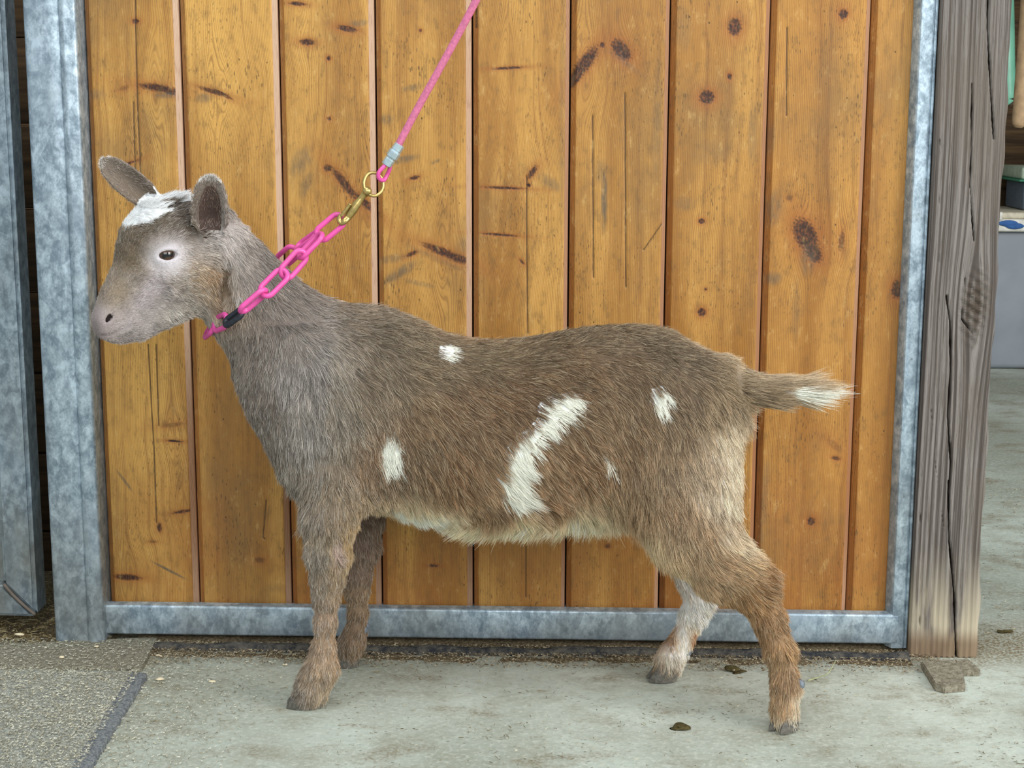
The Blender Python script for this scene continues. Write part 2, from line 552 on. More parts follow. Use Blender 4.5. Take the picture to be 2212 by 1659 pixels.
ST = [(1305, 430, 62, 6, 90, .9), (1300, 372, 25, 14, 90, .35), (1670, 602, 18, 13, 15, .6), (1670, 450, 34, 18, 80, .5), (862, 590, 40, 10, 32, .7), (650, 350, 30, 18, 60, .6), (660, 400, 26, 10, 70, .5),
      (835, 258, 14, 9, 0, .6), (890, 190, 20, 6, 10, .6), (870, 345, 30, 7, 12, .7), (940, 350, 10, 3, 25, .8), (1190, 395, 26, 10, -35, .5), (905, 612, 34, 5, -12, .45), (775, 50, 18, 6, 5, .6),
      (270, 1040, 26, 3, -55, .8), (365, 1232, 38, 1.8, -28, 1.0), (440, 212, 10, 14, 90, .6), (205, 205, 10, 22, 90, .35), (360, 206, 24, 6, 0, .7), (1350, 135, 40, 6, -35, .3), (1232, 180, 20, 5, 60, .9),
      (1420, 270, 120, 9, 90, .35), (1215, 250, 230, 6, 90, .3), (1480, 440, 20, 14, 0, .35), (1540, 330, 40, 22, 0, .22), (1625, 290, 60, 8, 90, .35), (760, 580, 12, 8, 0, .2), (1475, 60, 40, 18, 90, .25), (1660, 300, 40, 12, 90, .4),
      (1745, 560, 30, 16, 90, .5), (1720, 670, 60, 8, 90, .3), (1650, 1090, 110, 9, 88, .35), (600, 1270, 20, 10, 0, .2), (945, 560, 70, 6, -24, .3), (1010, 530, 20, 16, 0, .4), (840, 560, 34, 8, 10, .5)]
CR = [[(292, 0), (293, 60), (294, 120), (298, 250), (302, 330), (304, 420)], [(288, 220), (291, 330), (292, 420)], [(320, 745), (326, 860), (332, 960), (338, 1130)],
      [(337, 745), (341, 860), (343, 920)], [(1138, 380), (1138, 560), (1140, 720)], [(1136, 1180), (1136, 1290)], [(1030, 10), (1030, 60)], [(575, 1080), (568, 1160), (572, 1165)], [(1432, 480), (1390, 540)],
      [(1700, 60), (1699, 250)], [(1350, 200), (1352, 620)], [(1280, 250), (1282, 600)]]
kw = [(at(a, b, Y=0), c / 1345., d / 1345., radians(e), s) for a, b, c, d, e, s in KN]
sw = [(at(a, b, Y=0), c / 1345., d / 1345., radians(e), s) for a, b, c, d, e, s in ST]
cw = [[at(a, b, Y=0)[[0, 2]] for a, b in l] for l in CR]


def seg_dist(px, pz, line):
    d = np.full(px.shape, 9.0)
    for a, b in zip(line[:-1], line[1:]):
        ab = b - a
        t = np.clip(((px - a[0]) * ab[0] + (pz - a[1]) * ab[1]) / (ab @ ab), 0, 1)
        d = np.minimum(d, np.hypot(px - a[0] - t * ab[0], pz - a[1] - t * ab[1]))
    return d


def ell(px, pz, p, a, b, ang):
    dx, dz = px - p[0], pz - p[2]
    u = dx * cos(ang) + dz * sin(ang)
    v = -dx * sin(ang) + dz * cos(ang)
    return np.sqrt((u / a) ** 2 + (v / b) ** 2)


tints = [0.05, 0.12, 0.15, 0.2, 0.3, 0.35, 0.42, 0.85, 0.75]
pale_top = [1, 1, .9, .75, .25, .2, .15, .3]
for k in range(9):
    a, b = seams[k], seams[k + 1]
    last = k == 8
    tw = 0.0085 if k < 4 else 0.006            # visible tongue on the right edge
    fl_, fr_ = a + 0.0015, b - (0.001 if last else tw + 0.0012)
    xc = [fl_, fl_ + 0.0005, fl_ + 0.006, fl_ + 0.0078]
    yc = [0.020, 0.006, 0.0048, 0.0006]
    inner = np.linspace(fl_ + 0.009, fr_ - 0.002, int((fr_ - fl_) / 0.0019))
    xc += list(inner); yc += [0.0] * len(inner)
    xc += [fr_ - 0.0006, fr_, fr_ + 0.0004]; yc += [0.0006, 0.0015, 0.003 if not last else 0.01]
    ntg = len(xc)
    if not last:
        xc += [b - 0.0012, b - 0.0008]; yc += [0.0035, 0.020]
    xc.append(xc[0]); yc.append(0.0205)
    xc[-1] = xc[0] + 0.001
    xc = np.array(xc); yc = np.array(yc)
    zs = np.linspace(0.050, 1.14, 545)
    XX, ZZ = np.meshgrid(xc, zs, indexing='ij')
    YY = np.broadcast_to(yc[:, None], XX.shape).copy()
    tong = np.zeros_like(XX)
    if not last: tong[ntg - 1:ntg + 2] = 1.0
    tong[:2] = 0.2
    bev = np.zeros_like(XX); bev[:4] = 0.62  # shade on the left seam bevel, painted in as darker brown
    knot = np.zeros_like(XX); halo = np.zeros_like(XX); wx = XX.copy(); stain = np.zeros_like(XX); crack = np.zeros_like(XX)
    jit = 0.12 * np.sin(XX * 900 + 3 * np.sin(ZZ * 400)) + 0.10 * np.sin(ZZ * 1100 + XX * 300)
    for p, ra, rb, ang, s in kw:
        e = ell(XX, ZZ, p, max(ra, .002), max(rb, .0018), ang)
        knot = np.maximum(knot, s * np.clip(1.55 - e * (1 + jit), 0, 1))
        halo = np.maximum(halo, s * np.exp(-(e / 1.9) ** 2) * (e > 0.2))
        rr = max(ra, rb)
        dx, dz = XX - p[0], ZZ - p[2]
        amp = 0.9 * min(ra, 0.03) * s
        fall = np.exp(-(dz / (rr * 2.6 + 0.004)) ** 2)
        wx -= amp * np.tanh(dx / (rb * 1.2 + 0.003)) * fall * np.exp(-np.abs(dx) / (0.03 + rr))
    for p, ra, rb, ang, s in sw:
        e = ell(XX, ZZ, p, ra, max(rb, .002), ang)
        stain = np.maximum(stain, s * np.exp(-(e / 1.1) ** 4))
    for l in cw:
        crack = np.maximum(crack, np.clip(1.3 - seg_dist(XX, ZZ, l) / 0.0016, 0, 1))
    YY = YY + np.where(tong < .5, knot * 0.0004 + crack * 0.0015, 0)
    n = len(zs)
    me = mesh_np('board', np.stack([XX, YY, ZZ], -1).reshape(-1, 3), grid_faces(len(xc), n)[:, ::-1])
    bm = bmesh.new(); bm.from_mesh(me)
    bmesh.ops.remove_doubles(bm, verts=[v for v in bm.verts if v.co.y > 0.019 and v.index < 0], dist=1e-6)
    bm.free()
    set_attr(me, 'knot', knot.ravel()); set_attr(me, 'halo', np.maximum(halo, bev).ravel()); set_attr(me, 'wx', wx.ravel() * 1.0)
    set_attr(me, 'stain', stain.ravel()); set_attr(me, 'crack', crack.ravel()); set_attr(me, 'tongue', tong.ravel())
    set_attr(me, 'idx', np.full(XX.size, k * 1.37)); set_attr(me, 'tint', np.full(XX.size, tints[k]))
    pl = pale_top[k] if not last else 0
    pv = pl * (0.25 + 0.75 / (1 + np.exp(-(ZZ - 0.42) * 25))) + 0.35 * np.exp(-((ZZ - 0.08) / 0.09) ** 2)
    set_attr(me, 'pale', np.clip(pv, 0, 1).ravel())
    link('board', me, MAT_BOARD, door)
box('backing_board', (-0.75, 0.022, 0.04), (0.556, 0.034, 1.14), MAT_DARK, door)


def profile_mesh(name, prof, z0, z1, axis='z', closed=True, nseg=2):
    """extrudes a closed (x, y) profile between two heights"""
    prof = np.asarray(prof, float)
    n = len(prof)
    L = np.linspace(z0, z1, nseg)
    if axis == 'z':
        V = np.array([[p[0], p[1], z] for z in L for p in prof])
    else:
        V = np.array([[x, p[0], p[1]] for x in L for p in prof])
    me = mesh_np(name, V, grid_faces(nseg, n, True), False)
    bm = bmesh.new(); bm.from_mesh(me)
    bmesh.ops.holes_fill(bm, edges=[e for e in bm.edges if e.is_boundary], sides=n + 1)
    bmesh.ops.recalc_face_normals(bm, faces=bm.faces)
    bm.to_mesh(me); bm.free()
    me.polygons.foreach_set('use_smooth', np.ones(len(me.polygons), bool))
    me.set_sharp_from_angle(angle=radians(35))
    return me


def arc(cx, cy, r, a0, a1, n=6):
    return [(cx + r * cos(radians(a)), cy + r * sin(radians(a))) for a in np.linspace(a0, a1, n)]


# bottom rail: channel with a rolled upper lip
prof = [(0.024, 0.014)] + [(-0.012, 0.014)] + arc(-0.016, 0.019, 0.004, 270, 180, 4) + arc(-0.016, 0.062, 0.004, 180, 90, 4) + \
    [(-0.006, 0.068), (-0.002, 0.0635), (0.024, 0.0635)]
link('bottom_rail', profile_mesh('bottom_rail', prof, -0.752, 0.560, 'x'), MAT_GALV, door)
# right stile: sloped inner return, flat face, bright folded outer edge
prof = [(0.5425, 0.001), (0.5425, -0.006), (0.5500, -0.0175)] + arc(0.553, -0.0165, 0.003, 200, 270, 3) + [(0.5690, -0.0195), (0.5700, -0.0170), (0.5716, -0.0170)] + \
    arc(0.5735, -0.0205, 0.0022, 180, 0, 6) + [(0.5757, 0.020), (0.5425, 0.020)]
link('side_stile', profile_mesh('side_stile', prof, 0.0085, 1.16), MAT_GALV, door)
# hinge post on the left: folded box section with a swelling along its right edge
pp = arc(-0.8215, -0.024, 0.010, 180, 270, 6) + [(-0.795, -0.0345), (-0.778, -0.0340), (-0.774, -0.0320)] + arc(-0.766, -0.0300, 0.0095, 200, 300, 6) + \
    arc(-0.7545, -0.030, 0.0075, 270, 360, 5) + [(-0.7468, -0.006), (-0.7468, 0.045), (-0.8315, 0.045)]
post = link('steel_post', profile_mesh('steel_post', pp, -0.001, 1.2), MAT_GALV_POST)
tag(post, 'broad galvanised steel post the pine stall door is hung from', 'post')
bm = bmesh.new()
box_bm((-0.751, -0.0185, 0.016), (-0.737, -0.010, 0.062), 0.004, 3, bm)
link('weld_fillet', bm_mesh(bm, 'weld_fillet', True), MAT_GALV, door)

# timber post on the right with open cracks
tx0, tx1, tyf = 0.5785, 0.6835, -0.036
nx_, nz_ = 74, 560
xs = np.linspace(tx0, tx1, nx_); zs = np.linspace(0.0, 1.18, nz_)
XX, ZZ = np.meshgrid(xs, zs, indexing='ij')
crk = [([(2135, -60), (2134, 60), (2137, 130), (2141, 200), (2147, 300)], 2.6), ([(2100, 180), (2099, 330), (2096, 400), (2104, 520)], 2.2), ([(2045, 640), (2053, 700), (2054, 800), (2048, 900), (2054, 1000), (2050, 1060)], 2.8),
       ([(2049, 1040), (2051, 1170), (2061, 1280), (2066, 1425)], 3.0), ([(2010, 860), (2020, 1000), (2040, 1150)], 0.9), ([(2085, 600), (2078, 690), (2100, 720)], 1.5), ([(2030, 300), (2028, 700)], .8), ([(1990, 900), (1986, 1400)], .8)]
crack = np.zeros_like(XX)
for l, w in crk:
    d = seg_dist(XX, ZZ, [at(a, b, Y=tyf)[[0, 2]] for a, b in l])
    crack = np.maximum(crack, (1 if w > 1 else .5) * np.clip(1.45 - (d + 0.0008 * np.abs(np.sin(ZZ * 37 + w))) / (w * 0.00062), 0, 1))
kp = at(2105, 660, Y=tyf)
e = ell(XX, ZZ, kp, 0.052, 0.020, radians(86))
kn = np.clip(1.4 - e, 0, 1)
wx = XX - 0.018 * np.tanh((XX - kp[0]) / 0.012) * np.exp(-((ZZ - kp[2]) / 0.10) ** 2) * np.exp(-np.abs(XX - kp[0]) / .03)
wx = wx + 0.003 * np.sin(ZZ * 5 + 1)
edge = np.clip(1 - np.minimum(XX - tx0, tx1 - XX) / 0.004, 0, 1)
YY = tyf + 0.0018 * edge ** 2 + 0.011 * crack ** 1.5 + 0.0005 * np.sin(wx * 700 + 2 * np.sin(ZZ * 2)) + kn * 0.0012 * np.sin(ZZ * 400 + XX * 300)
XX = XX + np.where(np.arange(nx_)[:, None] == nx_ - 1, 0.0016 * np.sin(ZZ * 24) + 0.0012 * np.sin(ZZ * 71 + 1) + 0.0025 * (ZZ < 0.16), 0)
V = np.stack([XX, YY, ZZ], -1)
side_r = V[-1].copy(); side_r[:, 1] = 0.075
side_l = V[0].copy(); side_l[:, 1] = 0.075
V = np.concatenate([side_l[None], V, side_r[None]], 0)
wxx = np.concatenate([wx[:1] - .1, wx, wx[-1:] + .1], 0)
padz = np.zeros((1, nz_))
me = mesh_np('timber_post', V.reshape(-1, 3), grid_faces(nx_ + 2, nz_, True)[:, ::-1] if False else grid_faces(nx_ + 2, nz_)[:, ::-1])
set_attr(me, 'wx', wxx.ravel()); set_attr(me, 'knot', np.concatenate([padz, kn, padz]).ravel()); set_attr(me, 'crack', np.concatenate([padz, crack, padz]).ravel())
bm = bmesh.new(); bm.from_mesh(me)
bmesh.ops.holes_fill(bm, edges=[e for e in bm.edges if e.is_boundary], sides=0)
bm.to_mesh(me); bm.free()
tp = link('timber_post', me, MAT_TIMBER)
tag(tp, 'grey weathered timber post with long open cracks right of the pine door', 'post')

# metal gate at the far left: upright tube, bottom tube, mitre weld
gate = empty('metal_gate', (-1.05, 0.0, 0.0), 'dull galvanised steel gate at the left edge, its mitred corner low by the dirt', 'gate')
gr_, gl_ = at(79, 1325, Y=-0.002)[0], at(7, 1270, Y=-0.002)[0]
zb_, zi_ = at(60, 1332, Y=-0.002)[2], at(7, 1262, Y=-0.002)[2]


def prism(name, poly, y0, y1, mat, parent, bev=0.003):
    bm = bmesh.new()
    vs = [bm.verts.new((x, y0, z)) for x, z in poly]
    f_ = bm.faces.new(vs)
    r_ = bmesh.ops.extrude_face_region(bm, geom=[f_])
    for v in [x for x in r_['geom'] if isinstance(x, bmesh.types.BMVert)]: v.co.y = y1
    bmesh.ops.bevel(bm, geom=bm.edges[:], offset=bev, segments=3, affect='EDGES')
    bmesh.ops.recalc_face_normals(bm, faces=bm.faces)
    me = bm_mesh(bm, name, True)
    me.set_sharp_from_angle(angle=radians(40))
    return link(name, me, mat, parent)


prism('upright', [(gl_, zi_), (gr_, zb_), (gr_, 1.25), (gl_, 1.25)], -0.002, 0.053, MAT_GALV_OLD, gate, 0.006)
prism('bottom_tube', [(-1.35, zb_), (gr_ - .001, zb_), (gl_ - .001, zi_), (-1.35, zi_)], -0.002, 0.053, MAT_GALV_OLD, gate, 0.005)
prism('infill_sheet', [(-1.35, zi_), (gl_ + .002, zi_), (gl_ + .002, 1.25), (-1.35, 1.25)], 0.016, 0.022, MAT_GALV_OLD, gate, 0.001)
wl = [at(x, y, Y=-0.0025) for x, y in ((8, 1262), (28, 1285), (52, 1308), (76, 1328))]
link('weld_seam', tube_mesh('weld_seam', catmull(wl, 6), 0.0030, 8), simple_mat('rusty_weld', lin(108, 98, 88), 0.7, 0.3), gate)

# low black rubber sill strip sunk in the dirt along the foot of the door
nx_ = 140
xs = np.linspace(-0.665, 0.574, nx_)
prf = np.array([(0.0, -0.001), (-0.002, 0.0065), (-0.007, 0.0090), (-0.017, 0.0088), (-0.022, 0.0060), (-0.024, -0.001)])
V = np.array([[x, y - 0.030 + 0.003 * sin(x * 7), max(z * (1 + 0.2 * sin(x * 23) + .15 * sin(x * 57)), -0.001)] for x in xs for y, z in prf])
st = link('rubber_strip', mesh_np('rubber_strip', V, grid_faces(nx_, 6)), MAT_RUB)
tag(st, 'black rubber sill strip half buried in dirt under the pine door', 'sill strip')


def heap(name, x0, x1, y0, y1, hfun, mat, nx=160, ny=40):
    xs = np.linspace(x0, x1, nx); ys = np.linspace(y0, y1, ny)
    X, Y = np.meshgrid(xs, ys, indexing='ij')
    Z = hfun(X, Y)
    return link(name, mesh_np(name, np.stack([X, Y, Z], -1).reshape(-1, 3), grid_faces(nx, ny)), mat)


def fnoise(X, Y, s, seed=0):
    r = np.random.default_rng(seed)
    o = 0
    for i in range(7):
        a, b, p = r.normal(0, s), r.normal(0, s), r.uniform(0, 6)
        o = o + np.sin(a * X + b * Y + p)
    return o / 7


MAT_DIRT = mat_dirt('barn_dirt', lin(92, 80, 62), lin(142, 128, 102), 190)
hp = heap('dirt_ridge', -0.70, 0.575, -0.12, 0.06,
          lambda X, Y: -0.0035 + 0.0105 * np.exp(-((Y - 0.010) / 0.030) ** 2) + 0.0045 * np.exp(-((Y + 0.066 - 0.012 * fnoise(X, Y, 9, 3)) / 0.016) ** 2) * (1 + fnoise(X, Y, 40, 5)) + 0.0022 * fnoise(X, Y, 160, 1),
          MAT_DIRT, 420, 60)
tag(hp, 'brown crumbly dirt swept up along the foot of the pine door', 'dirt', kind='stuff')
hp = heap('dirt_heap', -1.5, -0.74, -0.09, 0.33,
          lambda X, Y: -0.004 + 0.012 * np.clip((Y + 0.05) / 0.15, 0, 1) + 0.006 * np.clip(Y * 3, 0, 1) + 0.003 * fnoise(X, Y, 60, 2) + 0.0015 * fnoise(X, Y, 220, 4), MAT_DIRT, 200, 120)
tag(hp, 'brown dirt and bedding heaped under the metal gate', 'dirt', kind='stuff')

# stall mat, lower left, with a bevelled right edge
MAT_MAT = mat_mat()
bm = bmesh.new()
e0 = at(318, 1450, Z=0.012); e1 = at(190, 1659, Z=0.012)
n = 60
pts_o, pts_i = [], []
for i in range(n):
    t = i / (n - 1) * 1.5
    p = e0 + (e1 - e0) * t
    w = 0.0007 * sin(i * 1.3) + 0.0006 * sin(i * 2.9)
    pts_o.append((p[0] + w, p[1]))
    pts_i.append((p[0] - 0.022 + 0.5 * w, p[1] - 0.006))
rows = []
for (ox, oy), (ix, iy) in zip(pts_o, pts_i):
    rows.append([(ox, oy, -0.001), (ox - .0005, oy, 0.006), (ox - 0.002, oy, 0.009), (ix, iy, 0.0135), (ix - 0.02, iy, 0.0145), (-1.4, iy, 0.0145), (-1.4, iy, -0.001)])
V = np.array(rows).reshape(-1, 3)
me = mesh_np('stall_mat', V, grid_faces(n, 7))
bm = bmesh.new(); bm.from_mesh(me)
bmesh.ops.holes_fill(bm, edges=[e for e in bm.edges if e.is_boundary], sides=0)
bmesh.ops.recalc_face_normals(bm, faces=bm.faces)
bm.to_mesh(me); bm.free()
me.polygons.foreach_set('use_smooth', np.zeros(len(me.polygons), bool))
sm = link('stall_mat', me, MAT_MAT)
me.materials.append(mat_dirt('mat_bevel_rubber', lin(104, 110, 116), lin(152, 156, 156), 200))
for f_ in me.polygons:
    if f_.normal.x > .15 and len(f_.vertices) == 4: f_.material_index = 1
tag(sm, 'grey rubber stall mat dusted with shavings in the lower left corner', 'mat')
# thin worn plate between mat and door
q = [at(x, y, Z=0.006) for x, y in ((-120, 1400), (340, 1378), (318, 1420), (306, 1443), (-120, 1446))]
bm = bmesh.new()
vs = [bm.verts.new((p[0], p[1], 0.008)) for p in q]
f_ = bm.faces.new(vs)
r_ = bmesh.ops.extrude_face_region(bm, geom=[f_])
for v in [x for x in r_['geom'] if isinstance(x, bmesh.types.BMVert)]: v.co.z = -0.001
bmesh.ops.recalc_face_normals(bm, faces=bm.faces)
pl_ = link('floor_plate', bm_mesh(bm, 'floor_plate'), mat_dirt('dirty_plate', lin(122, 116, 100), lin(164, 160, 142), 140))
tag(pl_, 'flat dirt-covered plate on the floor between the mat and the steel post', 'plate')

# broken slabs at the foot of the timber post
MAT_SLAB = mat_dirt('broken_slab', lin(122, 114, 98), lin(164, 158, 140), 120)


def slab(name, px, h, label, cat):
    bm = bmesh.new()
    vs = [bm.verts.new(tuple(at(x, y, Z=h))) for x, y in px]
    f_ = bm.faces.new(vs)
    r_ = bmesh.ops.extrude_face_region(bm, geom=[f_])
    for v in [x for x in r_['geom'] if isinstance(x, bmesh.types.BMVert)]: v.co.z = -0.001
    bmesh.ops.bevel(bm, geom=bm.edges[:], offset=0.0015, segments=2, affect='EDGES')
    bmesh.ops.recalc_face_normals(bm, faces=bm.faces)
    o = link(name, bm_mesh(bm, name, True), MAT_SLAB)
    o.data.set_sharp_from_angle(angle=radians(40))
    return tag(o, label, cat)


slab('wooden_chock', [(1990, 1428), (2062, 1424), (2078, 1440), (2086, 1478), (2040, 1482), (2020, 1476)], 0.012, 'flat dirt-caked chock against the foot of the timber post', 'chock')
slab('wood_offcut', [(2062, 1424), (2092, 1423), (2118, 1444), (2116, 1450), (2076, 1450)], 0.008, 'thin broken offcut lying right beside the dirt-caked chock', 'offcut')

# unseen ceiling, added to shade the space behind the door
MAT_CEIL = plank_mat('shade_ceiling_boards', lin(60, 48, 36), lin(96, 78, 58))
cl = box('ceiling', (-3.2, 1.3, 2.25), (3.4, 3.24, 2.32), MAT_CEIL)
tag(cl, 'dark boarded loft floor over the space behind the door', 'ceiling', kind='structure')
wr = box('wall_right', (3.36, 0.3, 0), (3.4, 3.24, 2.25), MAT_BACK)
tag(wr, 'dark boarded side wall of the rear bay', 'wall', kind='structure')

# ------------------------------------------------------------------ goods behind the post
MAT_TOTE = simple_mat('pale_grey_plastic', lin(138, 144, 152), 0.5, 0, 0.4, 6, 0.05, 0.1)
MAT_WHITE = simple_mat('dirty_white_plastic', lin(226, 224, 214), 0.5, 0, 0.4, 30, 0.1, 0.14)
b0 = at(2125, 797, Z=0.0)
by = b0[1]
bx0 = at(2085, 797, Y=by)[0]; bz1 = at(2150, 497, Y=by)[2]; bz2 = at(2150, 458, Y=by)[2]
tote = empty('storage_tote', (bx0 + .3, by, 0), 'large pale grey plastic tote with a white rim behind the timber post', 'storage tote')
bm = bmesh.new()
box_bm((bx0, by, 0.0), (bx0 + 0.62, by + 0.32, bz1), 0.02, 3, bm)
for v in bm.verts:
    k = 1 - 0.05 * (1 - v.co.z / bz1)
    v.co.x = (v.co.x - bx0 - .31) * k + bx0 + .31
link('tub', bm_mesh(bm, 'tub', True), MAT_TOTE, tote)
box('rim', (bx0 - 0.02, by - 0.025, bz1 - 0.004), (bx0 + 0.64, by + 0.34, bz2 - 0.022), MAT_WHITE, tote, 0.008, 3)
box('lid', (bx0 - 0.012, by - 0.012, bz2 - 0.022), (bx0 + 0.632, by + 0.33, bz2), simple_mat('beige_lid', lin(206, 198, 176), 0.6), tote, 0.008, 3)
for i in range(4):
    xx = bx0 + 0.06 + i * 0.13
    box('rib', (xx, by - 0.030, bz2 - 0.026), (xx + 0.03, by - 0.002, bz2 + 0.002), MAT_WHITE, tote, 0.004)
rg = at(2188, 485, Y=by - 0.03)
rag = blob_mesh('blue_rag', (rg[0], by - 0.028, rg[2]), 0.035, 0.006, 0.010, 4, 0.5, 3)
tag(link('blue_rag', rag, simple_mat('blue_cloth', lin(52, 98, 160), 0.8)), 'scrap of blue cloth on the white rim of the tote', 'rag')
# grey box with a green-edged lid on top of the tote
gx0 = at(2200, 440, Y=by + 0.1)[0] + .01
gz1 = at(2200, 392, Y=by + .1)[2]; gz2 = at(2200, 360, Y=by + .1)[2]
gb = empty('storage_box', (gx0 + .15, by + .1, bz2), 'blue-grey plastic box with green-edged lid standing on the tote', 'storage box')
box('body', (gx0, by + 0.08, bz2 + 0.001), (gx0 + 0.3, by + 0.30, gz1), simple_mat('slate_plastic', lin(96, 108, 122), 0.5), gb, 0.01, 3)
box('lid_edge', (gx0 - 0.022, by + 0.06, gz1), (gx0 + 0.32, by + 0.32, gz1 + 0.008), simple_mat('green_plastic', lin(70, 142, 112), 0.5), gb, 0.004)
box('lid', (gx0 - 0.015, by + 0.065, gz1 + 0.008), (gx0 + 0.315, by + 0.315, gz2), simple_mat('greenish_white_plastic', lin(182, 198, 176), 0.5), gb, 0.01, 3)
# black coil above it
ck = at(2212, 325, Y=by + .2)
pts = [(ck[0] + 0.115 + 0.075 * cos(a) * 1.1, by + 0.2 + 0.02 * sin(3 * a), gz2 + 0.010 + 0.05 + 0.05 * sin(a)) for a in np.linspace(0, 2 * pi, 40, endpoint=False)]
tag(link('hose_coil', tube_mesh('hose_coil', pts, 0.010, 10, True), simple_mat('black_hose', lin(34, 36, 40), 0.4)), 'black coil of hose on the green-edged box lid', 'hose')
# green bag hanging, wooden handle hanging
Yh = 2.2
def hang(name, px, mat, r, Yd, label, cat, flat=None, parent=None):
    P = catmull([at(x, y, Y=Yd) for x, y in px], 8)
    rr = np.interp(np.linspace(0, 1, len(P)), np.linspace(0, 1, len(r)), r)
    o = link(name, tube_mesh(name, P, rr, 18, flat=flat), mat, parent)
    return tag(o, label, cat) if label else o
hang('green_tube', [(2162, -160), (2168, 0), (2171, 120), (2174, 205), (2175, 214)], simple_mat('sea_green_plastic', lin(112, 172, 148), 0.35, 0, 0.5, 12, 0.1, 0.15), [0.030, 0.030, 0.029, 0.028, 0.022], 2.3,
     'sea-green plastic sleeve hanging in the dark beside the timber post', 'plastic sleeve')
hang('garden_tool', [(2238, -160), (2222, 60), (2209, 200), (2202, 262), (2200, 276)], simple_mat('ash_wood', lin(176, 146, 112), 0.6, 0, 0.3, 40, 0.2, 0.15), [0.030, 0.026, 0.023, 0.020, 0.010], 1.9,
     'pale wooden tool handle hanging head up at the right edge', 'tool handle')

# ------------------------------------------------------------------ litter
def scatter(name, n, xr, yr, mat_cols, lr, wr, seed, label, cat, zf=None, dens=None, curl=0.3, up=0.0015):
    r = np.random.default_rng(seed)
    P = np.stack([r.uniform(*xr, n * 3), r.uniform(*yr, n * 3)], -1)
    if dens is not None:
        P = P[r.random(len(P)) < dens(P[:, 0], P[:, 1])]
    P = P[:n]; n = len(P)
    z0 = zf(P[:, 0], P[:, 1]) if zf else np.zeros(n)
    L = r.uniform(*lr, n) * 0.5; Wd = r.uniform(*wr, n) * 0.5
    a = r.uniform(0, 2 * pi, n)
    d = np.stack([np.cos(a), np.sin(a)], -1); s = np.stack([-np.sin(a), np.cos(a)], -1)
    V = []
    for k, t in enumerate((-1, -0.33, 0.33, 1)):
        off = P + d * (L * t)[:, None] + s * (L * curl * (t * t) * r.uniform(-1, 1, n))[:, None]
        wv = Wd * (1 if abs(t) < .9 else .45)
        for q in (-1, 0, 1):
            zz = z0 + up * (1 + r.random(n)) + (0.5 * Wd if q == 0 else 0)
            V.append(np.concatenate([off + s * (wv * q)[:, None], zz[:, None]], 1))
    V = np.stack(V, 1)
    base = np.arange(n)[:, None, None] * 12
    F = grid_faces(4, 3)[None] + base
    me = mesh_np(name, V.reshape(-1, 3), F.reshape(-1, 4), False)
    ci = r.integers(0, len(mat_cols), n)
    cols = np.array([srgb(*c) for c in mat_cols])[ci] * r.uniform(.8, 1.1, (n, 1))
    set_attr(me, 'col', np.repeat(cols, 12, 0))
    o = link(name, me, mat_attr(name + '_surface', 0.8, 0.2))
    return tag(o, label, cat, kind='stuff')


matx = lambda X, Y: (X < (e0[0] + (Y - e0[1]) * (e1[0] - e0[0]) / (e1[1] - e0[1]) - .01)) & (Y < e0[1])
zmat = lambda X, Y: np.where(matx(X, Y), 0.0145, np.where((X < -.655) & (Y < -.03), 0.008, 0.0))
scatter('wood_shavings', 16000, (-1.10, -0.45), (-0.62, -0.01), [(200, 198, 180), (176, 172, 152), (146, 140, 120)], (0.002, 0.0065), (0.0008, 0.0016), 11,
        'fine pale wood shavings scattered over the mat and nearby floor', 'wood shavings', zmat, lambda X, Y: np.where(matx(X, Y), 0.8, np.where(X < -.65, .35, 0.45 * np.exp(-np.maximum(X + .64, 0) / 0.12))))
scatter('hay_bits', 5200, (-0.66, 1.3), (-0.72, 1.2), [(128, 114, 84), (104, 92, 66), (190, 184, 156), (170, 164, 138)], (0.002, 0.011), (0.0004, 0.0010), 12,
        'short bits of hay and straw strewn over the concrete', 'hay', None, lambda X, Y: 0.25 + 0.5 * (np.sin(X * 9 + 2 * np.sin(Y * 11)) > .2))
scatter('dirt_crumbs', 7000, (-0.73, 0.62), (-0.12, -0.02), [(132, 118, 94), (102, 88, 68), (168, 156, 130)], (0.002, 0.006), (0.001, 0.003), 13,
        'crumbs of bedding and dirt along the foot of the door', 'dirt crumbs', lambda X, Y: 0.0015 + 0.006 * np.exp(-((Y - 0.010) / 0.030) ** 2), lambda X, Y: np.clip(0.3 + (Y + 0.10) * 8, 0, 1))
scatter('gate_straw', 3200, (-1.1, -0.74), (-0.06, 0.25), [(132, 116, 78), (160, 148, 112), (92, 76, 50)], (0.004, 0.018), (0.0009, 0.002), 14,
        'straw and shavings lying on the dirt under the metal gate', 'straw', lambda X, Y: 0.004 + 0.010 * np.clip((Y + 0.05) / 0.15, 0, 1) + 0.004 * np.clip(Y * 3, 0, 1))

MAT_CHIP = simple_mat('pale_wood_chip', lin(222, 208, 176), 0.8, 0, 0.2, 300)
chips = [(345, 1468, .0062, .0035, 'pale bean-shaped wood chip just right of the mat corner'), (208, 1398, .005, .003, 'pale wood chip on the plate below the steel post'),
         (42, 1372, .009, .0035, 'long pale wood chip on the dirt under the metal gate'), (132, 1421, .005, .0025, 'pale wood chip at the back edge of the stall mat'),
         (344, 1418, .005, .0035, 'rounded pale wood chip beside the end of the rubber strip'), (458, 1474, .006, .002, 'slender pale wood chip alone on the concrete right of the mat'),
         (616, 1437, .004, .002, 'small pale chip near the far front hoof')]
for i, (x, y, a, b, lb) in enumerate(chips):
    zz = 0.014 if y == 1372 else (0.009 if x < 300 else 0.001)
    p = at(x, y, Z=zz)
    tag(link('wood_chip', blob_mesh('wood_chip', (p[0], p[1], zz + 0.001), a, b, 0.0022, i, 0.35, 2, True), MAT_CHIP), lb, 'wood chip', 'pale wood chips on the floor')
